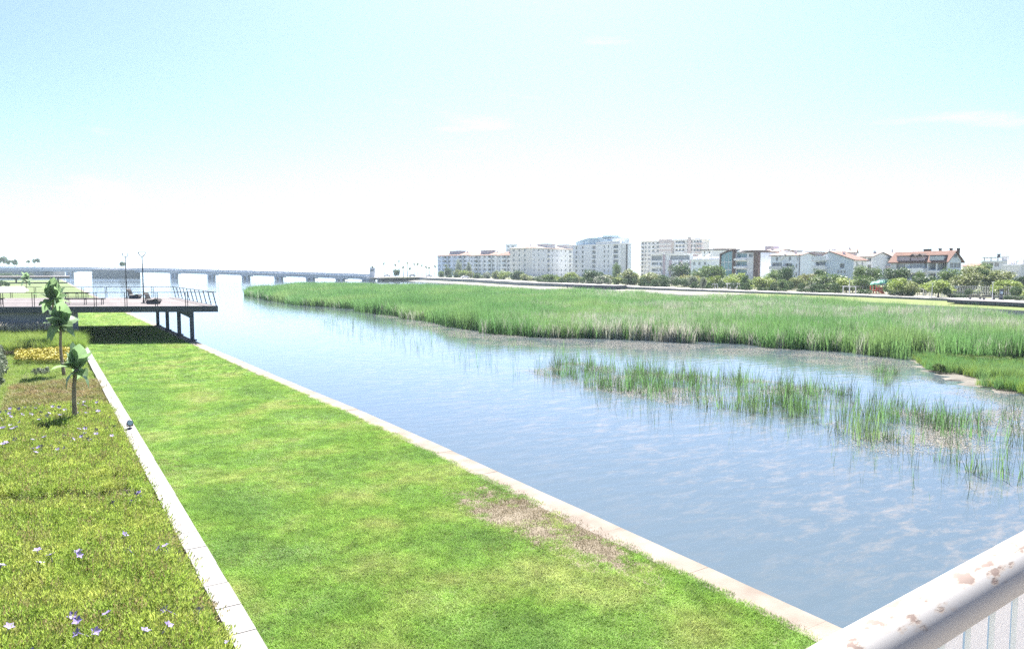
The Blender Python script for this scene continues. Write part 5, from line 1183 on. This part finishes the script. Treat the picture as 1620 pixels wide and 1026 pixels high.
# palms at the mouth
def palm_crown(seed):
    rg = random.Random(seed); V = []; Fq = []
    for k in range(30):
        a = 2 * pi * k / 30 * 2.4; e = rg.uniform(-.5, 1.1); L = rg.uniform(1.5, 2.1); N = 5
        for i in range(N + 1):
            t = i / N; r = L * t * cos(e) ; z = L * t * sin(e) - .75 * t * t; w = .30 * (1 - .75 * t) + .04
            q = Vector((-sin(a), cos(a), 0)) * w
            c = Vector((r * cos(a), r * sin(a), z)); V += [tuple(c - q), tuple(c + q + Vector((0, 0, .05)))]
        o = len(V) - 2 * (N + 1)
        for i in range(N): Fq.append((o + 2 * i, o + 2 * i + 1, o + 2 * i + 3, o + 2 * i + 2))
    return arrmesh('crown', V, Fq, 'palm_leaf')
PC = [palm_crown(1), palm_crown(2)]; PTm = MB().tube([(0, 0, -.1), (.02, .01, .5), (0, 0, 1)], [.24, .19, .17], 8).mesh('trunk', 'trunk_bark')
for i, (px, yt, D, yb) in enumerate([(589, 421, 404, 431), (607.5, 416, 430, 437), (625, 417.5, 435, 437), (631, 412, 430, 437), (638, 421, 420, 437), (644.5, 415.5, 430, 437), (648.5, 423, 420, 437), (655, 416.5, 425, 437), (661, 416, 430, 437), (667.5, 419, 420, 437), (674, 421, 420, 437), (679, 422.5, 425, 437), (688, 420, 430, 437), (706, 419, 420, 437)]):
    p = S(px, yt, D); z0 = 1.0 if i else 6.4
    t = empty('palm_tree', (p.x, p.y, z0), 'fan palm by the canal mouth, %s from the left' % ordinal(i), 'palm tree', 'palms by the canal mouth')
    h = max(p.z - z0 - .4, .6); link('trunk', PTm, t).scale = (1, 1, h); c = link('crown', PC[i % 2], t, (0, 0, h), R.uniform(0, 6)); s = .85 if i else .7; c.scale = (s, s, s)

# trees at the left end of the road bridge
PINE = [leaves('crown', 'leaf_dark', 1800, .5, .5, .5, .10, 400 + i, lumps=9, shell=.4) for i in range(3)]
for i, (px, yc, w, h, zy, lb) in enumerate([(4, 412, 14, 12, 421, 'large dark tree at the left edge above the bridge ramp'), (13, 414, 9, 8, 421, 'dark tree just right of the large one on the bridge ramp'), (23.5, 415, 10, 9, 421, 'third tree from the left edge on the bridge ramp'), (44, 414, 7, 5, 422, 'small flat-topped tree on the bridge ramp'), (54, 412.5, 8, 6, 422, 'left half of the forked umbrella tree pair on the bridge ramp'), (60, 412, 9, 6.5, 422, 'right half of the forked umbrella tree pair on the bridge ramp'), (195, 418, 12, 8, 424, 'single round tree on top of the stone abutment')]):
    b0 = bpt(px); D = fwd(b0) + (9 if i < 6 else 3); p = S(px, yc, D); zg = S(px, zy, D).z - .6
    t = empty('ramp_tree', (p.x, p.y, zg), lb, 'tree'); c = link('crown', PINE[i % 3], t, (0, 0, p.z - zg), R.uniform(0, 6)); k = D / 1153; c.scale = (w * k, w * k, h * k * 1.15)
    link('trunk', TRUNK[i % 3], t).scale = (3, 3, (p.z - zg) / .8)
# the ramp those trees stand on
p0 = bpt(-120); p1 = bpt(68); nn = Vector((_h[0], _h[1], 0)) * 26
rp = MB(); q0 = Vector((p0.x, p0.y, 0)); q1 = Vector((p1.x, p1.y, 0))
rp.add([(q0.x, q0.y, -1.5), (q1.x, q1.y, -1.5), ((q1 + nn).x, (q1 + nn).y, -1.5), ((q0 + nn).x, (q0 + nn).y, -1.5), (q0.x, q0.y, p0.z - 3.2), (q1.x, q1.y, p1.z - 3.2), ((q1 + nn).x, (q1 + nn).y, p1.z - 1.2), ((q0 + nn).x, (q0 + nn).y, p0.z - 1.2)], [(0, 3, 2, 1), (4, 5, 6, 7), (0, 1, 5, 4), (1, 2, 6, 5), (2, 3, 7, 6), (3, 0, 4, 7)])
tag(rp.build('bridge_ramp', 'stone_block'), 'stone ramp wall carrying the road onto the bridge at the far left', 'wall')
for i, (px, D, w, h, leaf, lb) in enumerate([(6, 470, 26, 9, 'leaf_dark', 'dark hedge bushes below the ramp at the left edge'), (30, 420, 22, 7, 'leaf_mid', 'green bushes on the left bank before the ramp'), (50, 470, 14, 9, 'leaf_grey', 'grey-green bushes at the foot of the ramp')]):
    p = S(px, 426, D); t = empty('bush', (p.x, p.y, 0), lb, 'bush'); k = D / 1153
    c = link('foliage', BUSH[leaf][i], t, (0, 0, h * k * .45)); c.scale = (w * k, w * k * .5, h * k)

# ================================================================== SMALL THINGS ON THE FAR PROMENADE
def pergola(px0, px1, ytop, label, nposts=4, back=8.0):
    D0, a = prom_D(px0, back); D1, b = prom_D(px1, back); t = empty('pergola', a, label, 'pergola', 'white pergolas on the far promenade')
    d = b - a; d.z = 0; n = Vector((-d.y, d.x, 0)).normalized(); h = S(px0, ytop, D0).z - a.z
    for k in range(nposts):
        u = k / (nposts - 1)
        for w in (0, 2.4): MB().bar(d * u + n * w, d * u + n * w + Vector((0, 0, h)), .16).build('post', 'white_paint', t)
        MB().bar(d * u + n * -.4 + Vector((0, 0, h + .18)), d * u + n * 2.8 + Vector((0, 0, h + .18)), .1, .14).build('cross_beam', 'white_paint', t)
    for w in (0, 2.4): MB().bar(d * -.04 + n * w + Vector((0, 0, h + .055)), d * 1.04 + n * w + Vector((0, 0, h + .055)), .12, .1).build('beam', 'white_paint', t)
pergola(1127, 1136, 449.5, 'small white pergola left of the two glass-bay lime trees', 3)
pergola(1146, 1167, 449, 'white pergola on the promenade below the glass bay', 5)
pergola(1335, 1355, 453.5, 'white pergola left of the playground', 3)
pergola(1453, 1492, 457.5, 'long white pergola below the terracotta-roofed house', 5)
def mesh_fence(px0, px1, ytop, label):
    D0, a = prom_D(px0, 12); D1, b = prom_D(px1, 12); t = empty('mesh_fence', a, label, 'fence', 'pale mesh fences'); d = b - a; d.z = 0; h = S(px0, ytop, D0).z - a.z; n = int(d.length / .33)
    me = MB().box(-.045, .045, -.03, .03, 0, h).mesh('slat', 'wall_cream')
    for k in range(n + 1): link('slat', me, t, d * (k / n), atan2(d.y, d.x))
    MB().bar(Vector((0, 0, h + .03)), d + Vector((0, 0, h + .03)), .06).bar(Vector((0, 0, h * .5)) + Vector((_h[0], _h[1], 0)) * .08, d + Vector((0, 0, h * .5)) + Vector((_h[0], _h[1], 0)) * .08, .05).build('rail', 'wall_cream', t)
mesh_fence(1509, 1569, 452, 'long pale slatted fence below the big rounded yellow-green tree'); mesh_fence(1577, 1606, 453, 'shorter pale slatted fence behind the information column')
def hedge(px0, px1, h, label, back=5.2, leaf='leaf_dark'):
    D0, a = prom_D(px0, back); D1, b = prom_D(px1, back); t = empty('clipped_hedge', (a + b) / 2, label, 'hedge', 'clipped hedges on the far promenade', rotz=atan2((b - a).y, (b - a).x)); L = (b - a).length; n = int(min(6000, 260 * L))
    rg = np.random.default_rng(int(px0)); p = np.stack([rg.uniform(-L / 2, L / 2, n), rg.uniform(-.4, .4, n), rg.uniform(.05, h, n) ** 1.0], 1)
    a_ = rg.normal(size=(n, 3)); a_ /= np.linalg.norm(a_, axis=1)[:, None]; b_ = np.cross(a_, rg.normal(size=(n, 3))); b_ /= np.linalg.norm(b_, axis=1)[:, None]; a_ *= .1; b_ *= .07
    V = np.stack([p - a_, p + b_, p + a_, p - b_], 1).reshape(-1, 3)
    link('foliage', arrmesh('foliage', V, np.arange(4 * n).reshape(n, 4), leaf), t)
for px0, px1, h, lb in [(1092, 1128, .9, 'dark clipped hedge left of the small pergola'), (1168, 1190, .9, 'dark clipped hedge right of the glass-bay pergola'), (1200, 1246, .8, 'clipped hedge below the bright lime tree'), (1262, 1332, .8, 'clipped hedge before the broad green gable tree'), (1358, 1380, 1.0, 'clipped hedge left of the playground'), (1408, 1448, .8, 'clipped hedge right of the playground'), (1502, 1533, .85, 'clipped hedge in front of the long slatted fence'), (1590, 1625, .8, 'clipped hedge right of the information column'), (1010, 1060, .8, 'clipped hedge below the twin towers'), (850, 905, .9, 'clipped hedge before the white six-storey block')]:
    hedge(px0, px1, h, lb)
# playground
D, a = prom_D(1392, 9)
pg = empty('playground_frame', a, 'red playground climbing frame under green canopies', 'playground')
for x in (-1.2, 0, 1.2):
    for w in (0, 1.3): MB().bar((x, w, 0), (x, w, 1.9), .14).build('post', 'red_plastic', pg)
MB().box(-1.3, 1.3, -.05, 1.35, .8, .9).build('platform', 'red_plastic', pg); MB().add([(1.3, .2, .85), (1.3, 1.1, .85), (2.8, 1.1, .1), (2.8, .2, .1), (1.3, .2, .75), (1.3, 1.1, .75), (2.8, 1.1, 0), (2.8, .2, 0)], [(0, 3, 2, 1), (4, 5, 6, 7), (0, 4, 7, 3), (1, 2, 6, 5), (3, 7, 6, 2)]).build('slide', 'red_plastic', pg); MB().box(-1.3, 1.3, -.09, -.055, .95, 1.5).build('guard_panel', 'red_plastic', pg)
for i, (px, yt, D, s, lb) in enumerate([(1388, 445.5, 0, 2.1, 'left green leaf-like canopy over the playground'), (1397, 443.5, 0, 2.2, 'middle green canopy over the playground'), (1409, 442, 0, 2.2, 'right green canopy over the playground')]):
    D, a = prom_D(px, 10 + i); h = S(px, yt, D).z - a.z; t = empty('canopy_shade', a, lb, 'canopy', 'green playground canopies')
    MB().tube([(0, 0, 0), (0, 0, h)], .07, 7).build('pole', 'white_paint', t)
    m = MB(); N = 10; vs = [(0, 0, h + .1)]
    for ring, (rr, zz) in enumerate(((.5, .0), (.85, -.25), (1.05, -.6))): vs += [(rr * s * .62 * cos(2 * pi * k / N), rr * s * .62 * sin(2 * pi * k / N), h + zz + (.06 if k % 2 else -.06)) for k in range(N)]
    m.add(vs, [(0, 1 + k, 1 + (k + 1) % N) for k in range(N)] + [(1 + q * N + k, 1 + (q + 1) * N + k, 1 + (q + 1) * N + (k + 1) % N, 1 + q * N + (k + 1) % N) for q in range(2) for k in range(N)]).build('canopy', 'green_canvas', t)
D, a = prom_D(1418, 8); cdm = empty('climbing_dome', a, 'grey rope climbing dome beside the playground', 'climbing frame')
for k in range(8):
    q = 2 * pi * k / 8; MB().tube([(1.1 * cos(e) * cos(q), 1.1 * cos(e) * sin(q), .1 + 1.75 * sin(e)) for e in [i * pi / 2 / 6 for i in range(7)]], .05, 5).build('hoop', 'rope_grey', cdm)
for e in (.2, .6, 1.0): MB().tube([(1.1 * cos(e) * cos(2 * pi * k / 16), 1.1 * cos(e) * sin(2 * pi * k / 16), .1 + 1.75 * sin(e)) for k in range(17)], .035, 5).build('ring', 'rope_grey', cdm)
D, a = prom_D(1586, 4.0); it = empty('information_column', a, 'dark blue information column with pale screen on the far deck', 'sign column', rotz=-YAW)
MB().box(-.45, .45, -.15, .15, 0, .12).build('foot', 'dark_steel', it); MB().box(-.28, .28, -.1, .1, .123, 1.65).build('body', 'dark_steel', it); MB().box(-.34, .34, -.13, .13, 1.653, 1.9).build('cap', 'dark_steel', it); MB().box(-.2, .2, -.108, -.102, 1.1, 1.5).build('screen', 'roof_metal', it)
for i, (px, lb) in enumerate([(1545, 'low bench on the far deck left of the others'), (1567, 'dark bench on the far deck beside the information column')]):
    D, a = prom_D(px, 2.2); t = empty('promenade_bench', a, lb, 'bench', 'benches on the far deck', rotz=-YAW)
    for k in range(3): MB().box(-1.1, 1.1, -.25 + k * .17, -.11 + k * .17, .42, .47).build('slat', 'bench_wood', t)
    MB().box(-1.1, 1.1, .27, .31, .52, .85).build('backrest', 'bench_wood', t)
    for x in (-.9, .9): MB().box(x - .05, x + .05, -.25, .3, 0, .417).build('leg', 'dark_steel', t)
# platforms over the far bank
def far_platform(px0, px1, out_m, posts, solid, label):
    L = []; 
    for k in range(9):
        D, p = prom_D(px0 + (px1 - px0) * k / 8, -.2); L.append(p)
    Q = offs(L, -out_m); root = empty('far_platform', L[0], label, 'deck'); m = MB(); o = root.location
    poly = [(p - o) for p in L] + [(p - o) for p in reversed(Q)]
    zt = .06; MB().prism(poly, zt - .5, zt - .06).build('beam', 'dark_steel', root); MB().prism(poly, zt - .055, zt).build('planking', 'plank_wood', root)
    for u in posts:
        k = u * 8; i = min(int(k), 7); p = Q[i].lerp(Q[i + 1], k - i) - o; p = p + (L[i] - Q[i]).normalized() * .3
        MB().box(-.14, .14, -.14, .14, -1.6, zt - .5).build('column', 'dark_steel', root, loc=(p.x, p.y, 0))
    if solid:
        i0 = int(solid * 8); poly2 = [(p - o) for p in L[i0:]] + [(p - o) for p in reversed([q.lerp(l, .12) for q, l in zip(Q[i0:], L[i0:])])]
        MB().prism(poly2, -1.6, zt - .505).build('plinth', 'dark_steel', root)
    MB().tube([q - o + Vector((0, 0, 1.0)) for q in Q], .03, 5).build('rail', 'lamp_metal', root)
far_platform(1530, 1700, 4.5, (.07, .20), .29, 'dark platform over the reeds at the right edge with bench and information column')
far_platform(914, 992, 5.0, (.03, .2), .35, 'small dark platform over the bank left of the twin towers')
# promenade lamp poles
for i, (px, yt, yb) in enumerate([(703, 409, 441), (747, 415, 442), (1476, 448, 470), (1572, 446, 476), (1345, 443, 466)]):
    D, a = prom_D(px, 1.6); h = S(px, yt, D).z - a.z; t = empty('promenade_lamp', a, 'thin white lamp pole on the far promenade, %s from the left' % ordinal(i), 'lamp post', 'lamp poles on the far promenade')
    MB().tube([(0, 0, 0), (0, 0, h)], [.08, .05], 6).build('pole', 'white_paint', t); MB().bar((-.5, 0, h), (.5, 0, h), .12, .08).build('lamp_head', 'white_paint', t)
# cars parked by the mouth
def car(p, rz, col, label):
    t = empty('parked_car', p, label, 'car', 'cars parked near the palms', rotz=rz)
    b = MB(); prof = [(-2.1, .35), (-2.1, .8), (-1.7, .95), (-1.2, 1.0), (-.75, 1.45), (.7, 1.47), (1.45, 1.0), (2.05, .85), (2.1, .35)]
    n = len(prof); vs = [(x, -.85, z) for x, z in prof] + [(x, .85, z) for x, z in prof]
    b.add(vs, [tuple(range(n)), tuple(range(2 * n - 1, n - 1, -1))] + [(i, n + i, n + (i + 1) % n, (i + 1) % n) for i in range(n)]).build('body', col, t)
    MB().add([(-1.05, -.86, 1.04), (1.25, -.86, 1.04), (.62, -.86, 1.4), (-.68, -.86, 1.4), (-1.05, .86, 1.04), (1.25, .86, 1.04), (.62, .86, 1.4), (-.68, .86, 1.4)], [(0, 1, 2, 3), (7, 6, 5, 4), (0, 4, 5, 1), (1, 5, 6, 2), (2, 6, 7, 3), (3, 7, 4, 0)]).build('windows', 'window_glass', t)
    for x in (-1.3, 1.3):
        for y in (-.86, .86): MB().tube([(x, y - .09, .32), (x, y + .09, .32)], .32, 12).build('wheel', 'black_plastic', t)
for i, (px, c, lb) in enumerate([(612, 'white_paint', 'white car parked left below the palms'), (652, 'rope_grey', 'grey car parked below the middle palms'), (678, 'white_paint', 'white car parked below the right palms'), (736, 'white_paint', 'white car parked before the red-roofed row')]):
    D, a = prom_D(px, 6); a.z -= .02; car(a, -YAW + .2, c, lb)

# ================================================================== REEDS AND WATER PLANTS
proto('reeds', [blades('reed_clump', 'reed', 26, 0.55, 1.0, 2.1, 0.042, 0.20, 3, 500 + i) for i in range(4)] + [blades('reed_clump_grey', 'reed_grey', 40, 0.5, 1.0, 1.75, 0.05, 0.3, 3, 510 + i) for i in range(2)])
proto('thin_reeds', [blades('thin_reed', 'reed_thin' if i % 2 else 'reed', k, 0.15 + .03 * i, .45, 1.45, 0.020, 0.20, 3, 520 + i) for i, k in enumerate((1, 2, 4, 5, 8, 11))])
front = [(41.5, 184), (38.1, 130), (41.5, 112), (39.7, 84), (37, 63.5), (39, 56), (44, 48.4), (49, 38.8), (51.4, 33), (50.8, 27.7), (55, 21.6), (70, 8), (110, 5)]
back = [tuple(G(x, y, 1.2)[:2]) for x, y in ((2050, 535), (1800, 508), (1620, 491), (1450, 481), (1300, 473), (1150, 467), (1000, 461), (880, 457), (700, 451.5), (580, 448.0), (480, 447.2), (430, 452))]
reedpoly = front + back
xs = [p[0] for p in reedpoly]; ys = [p[1] for p in reedpoly]
N0 = 150000; rx_ = NP.uniform(min(xs), max(xs), N0); ry_ = NP.uniform(min(ys), max(ys), N0)
jx = rx_ + 2.2 * (fnoise(rx_, ry_, 5, 61) - .5); jy = ry_ + 3.0 * (fnoise(rx_, ry_, 6, 62) - .5)
ok = inpoly(jx, jy, reedpoly) & (fnoise(rx_, ry_, 4.0, 63) > .16); rx_, ry_ = rx_[ok], ry_[ok]
D_ = rx_ * _h[0] + ry_ * _h[1]; keep = NP.random(len(rx_)) < np.clip(110 / D_, .45, 1.0); rx_, ry_, D_ = rx_[keep], ry_[keep], D_[keep]
n_ = len(rx_); g_ = fnoise(rx_, ry_, 14, 64); side = np.clip((rx_ * .84 - ry_ * .54 + 4) / 25, 0, 1) * np.clip((D_ - 52) / 16, 0, 1)
grey = NP.random(n_) < np.clip(side * (g_ * 1.5 - .18) + .05, 0, .72)
idx = np.where(grey, NP.integers(4, 6, n_), NP.integers(0, 4, n_))
hs_ = (.60 + .50 * fnoise(rx_, ry_, 7, 65) + .30 * fnoise(rx_, ry_, 2.2, 66)) * NP.uniform(.8, 1.2, n_); ws_ = np.clip(D_ / 80, 1, 1.9)
rd = scatter('reed_bed', 'reeds', np.stack([rx_, ry_, np.full(n_, WZ - .05)], 1), np.stack([NP.normal(0, .05, n_), NP.normal(0, .05, n_), NP.uniform(0, 6.28, n_)], 1), np.stack([ws_, ws_, hs_], 1), idx)
tag(rd, 'dense green reed bed filling the far side of the canal', 'reeds', kind='stuff')
print('reed clumps', n_)
# muddy islet with lusher growth
isl = [(51, 27.5), (46.5, 24.2), (44, 22), (41.8, 19), (41.0, 16), (46, 8), (75, 6), (70, 18), (58, 23)]
rag = []
for (x0, y0), (x1, y1) in zip(isl, isl[1:] + isl[:1]):
    for k in range(10):
        t = k / 10; x, y = x0 + (x1 - x0) * t, y0 + (y1 - y0) * t; j = .5 * sin(x * 3.1 + y * 1.7) + .35 * sin(x * 7 - y * 5) + R.uniform(-.25, .25); dd = hypot(x - 55, y - 15); rag.append((x + (x - 55) / dd * j, y + (y - 15) / dd * j))
struct(MB().add([(p[0], p[1], WZ - .03) for p in rag] + [(p[0] * .97 + 55 * .03, p[1] * .94 + 15 * .06, WZ + .05) for p in rag] + [(55, 15, WZ + .12)], [(i, (i + 1) % len(rag), len(rag) + (i + 1) % len(rag), len(rag) + i) for i in range(len(rag))] + [(len(rag) + i, len(rag) + (i + 1) % len(rag), 2 * len(rag)) for i in range(len(rag))]).build('mud_flat', 'mud'))
proto('islet', [leaves('islet_bush', 'leaf_mid', 240, .5, .5, .45, .12, 530 + i, lumps=5) for i in range(2)] + [blades('islet_reed', 'lush_grass', 40, .4, .4, 1.0, .03, .4, 2, 535), blades('islet_reed_b', 'reed', 40, .4, .5, 1.2, .03, .3, 2, 536)])
q = 11000; ix = NP.uniform(41, 74, q); iy = NP.uniform(6, 28, q); c2 = [(52, 17)]; inner = [(54 + (p[0] - 54) * .985, 16 + (p[1] - 16) * .98) for p in isl]
ok = inpoly(ix, iy, inner) & (fnoise(ix, iy, 2.2, 71) > .16); ix, iy = ix[ok], iy[ok]; n_ = len(ix)
hh = .55 + .8 * np.clip((12.5 - np.abs(iy - 12)) / 12, 0, 1) * fnoise(ix, iy, 3.5, 72)
bush = fnoise(ix, iy, 4, 73) > .55
tag(scatter('islet_plants', 'islet', np.stack([ix, iy, np.full(n_, WZ + .1) + np.where(bush, .25, 0)], 1), np.stack([NP.normal(0, .1, n_), NP.normal(0, .1, n_), NP.uniform(0, 6.28, n_)], 1), hh, np.where(bush, NP.integers(0, 2, n_), NP.integers(2, 4, n_))), 'lush green plants on the mud islet at the right edge', 'water plants', kind='stuff')
# loose reeds standing in open water
def gp(*pp): return [tuple(G(x, y, WZ)[:2]) for x, y in pp]
bands = [(gp((835, 585), (900, 572), (1050, 590), (1250, 605), (1400, 635), (1530, 660), (1520, 712), (1400, 700), (1310, 682), (1180, 655), (1000, 628), (880, 605)), 1250, .40, (0, 6), (.6, 1.2)),
         (gp((540, 492), (640, 500), (760, 530), (900, 552), (1080, 575), (860, 605), (720, 575), (610, 545), (500, 515)), 850, .30, (0, 3), (.55, 1.0)),
         (gp((1330, 660), (1490, 670), (1620, 640), (1680, 700), (1660, 775), (1560, 765), (1470, 725), (1330, 705)), 300, .36, (0, 4), (.6, 1.15)),
         (gp((1230, 622), (1330, 625), (1420, 640), (1420, 705), (1330, 690), (1240, 668)), 190, .30, (0, 6), (.6, 1.15)),
         (gp((1380, 585), (1420, 590), (1420, 612), (1385, 610)), 40, .2, (2, 6), (.6, .9)),
         (gp((900, 610), (1500, 700), (1560, 790), (1420, 790), (1150, 700), (950, 650)), 110, .42, (0, 2), (.5, 1.0))]
P_, I_, S_ = [], [], []
for poly, cnt, thr, (i0, i1), (s0, s1) in bands:
    xs = [p[0] for p in poly]; ys = [p[1] for p in poly]; x = NP.uniform(min(xs), max(xs), cnt * 14); y = NP.uniform(min(ys), max(ys), cnt * 14)
    f_ = .6 * fnoise(x, y, 2.0, 81) + .4 * fnoise(x, y, .8, 82); ok = inpoly(x, y, poly) & (NP.random(len(x)) < np.clip(.16 + (f_ - thr) * 3, 0.08, 1)); x, y = x[ok][:cnt], y[ok][:cnt]
    P_ += [np.stack([x, y, np.full(len(x), WZ - .08)], 1)]; I_ += [NP.integers(i0, i1, len(x))]; S_ += [NP.uniform(s0, s1, len(x))]
P_ = np.concatenate(P_); I_ = np.concatenate(I_); S_ = np.concatenate(S_); n_ = len(P_)
tag(scatter('loose_reeds', 'thin_reeds', P_, np.stack([NP.normal(0, .10, n_), NP.normal(0, .10, n_), NP.uniform(0, 6.28, n_)], 1), S_, I_), 'thin scattered reeds standing in the open water', 'reeds', kind='stuff')
# floating scum: small pale leaf scraps drifting around the reeds and along the reed edge
fk = []
for s in range(3):
    rg = np.random.default_rng(600 + s); V = []; Fq = []
    for k in range(40):
        a = rg.random() * 6.28; r = sqrt(rg.random()) * .75; cx, cy = r * cos(a), r * sin(a) * .6; w = .004 + .008 * rg.random(); l = w * (1 + 2.5 * rg.random()); q = rg.random() * 6.28; o = len(V)
        c, s_ = cos(q), sin(q); z = .004 + .012 * rg.random()
        V += [(cx + c * l, cy + s_ * l, z), (cx - s_ * w, cy + c * w, z + .006), (cx - c * l, cy - s_ * l, z), (cx + s_ * w, cy - c * w, z + .003)]; Fq.append((o, o + 1, o + 2, o + 3))
    fk.append(arrmesh('scum_patch', V, Fq, 'scum'))
proto('scum', fk)
P_ = []
for poly, cnt, thr, sd in [(bands[0][0], 1500, .50, 91), (bands[2][0], 420, .55, 92), (gp((560, 488), (760, 526), (1000, 540), (1250, 552), (1430, 570), (1480, 600), (1620, 628), (1620, 650), (1450, 610), (1250, 566), (1000, 552), (760, 545)), 2400, .40, 94)]:
    xs = [p[0] for p in poly]; ys = [p[1] for p in poly]; x = NP.uniform(min(xs), max(xs), cnt * 12); y = NP.uniform(min(ys), max(ys), cnt * 12)
    ok = inpoly(x, y, poly) & ((.55 * fnoise(x * .6 + y * .3, y - x * .3, 2.6, sd) + .45 * fnoise(x, y, .9, sd + 20)) > thr); P_.append(np.stack([x[ok][:cnt], y[ok][:cnt], np.full(min(cnt, ok.sum()), WZ)], 1))
P_ = np.concatenate(P_); n_ = len(P_)
tag(scatter('floating_scum', 'scum', P_, np.stack([np.zeros(n_), np.zeros(n_), NP.uniform(0, 6.28, n_)], 1), np.stack([NP.uniform(.7, 1.7, n_)] * 2 + [np.ones(n_)], 1)), 'pale scraps of weed floating on the water among the reeds', 'water plants', kind='stuff')

# ================================================================== AIR
hz_ = MB().box(-6500, 6500, -6500, 6500, -3.2, 128).build('haze', [])
hz_['kind'] = 'stuff'
hm = bpy.data.materials.new('haze_air'); hm.use_nodes = True; n = hm.node_tree; n.nodes.clear()
ho = n.nodes.new('ShaderNodeOutputMaterial'); pv = n.nodes.new('ShaderNodeVolumePrincipled'); pv.inputs['Color'].default_value = (.74, .90, 1, 1); pv.inputs['Density'].default_value = 0.00016; pv.inputs['Anisotropy'].default_value = 0.1
n.links.new(pv.outputs['Volume'], ho.inputs['Volume']); hz_.data.materials.append(hm)
tag(hz_, 'thin pale sea haze over the whole view', 'haze')
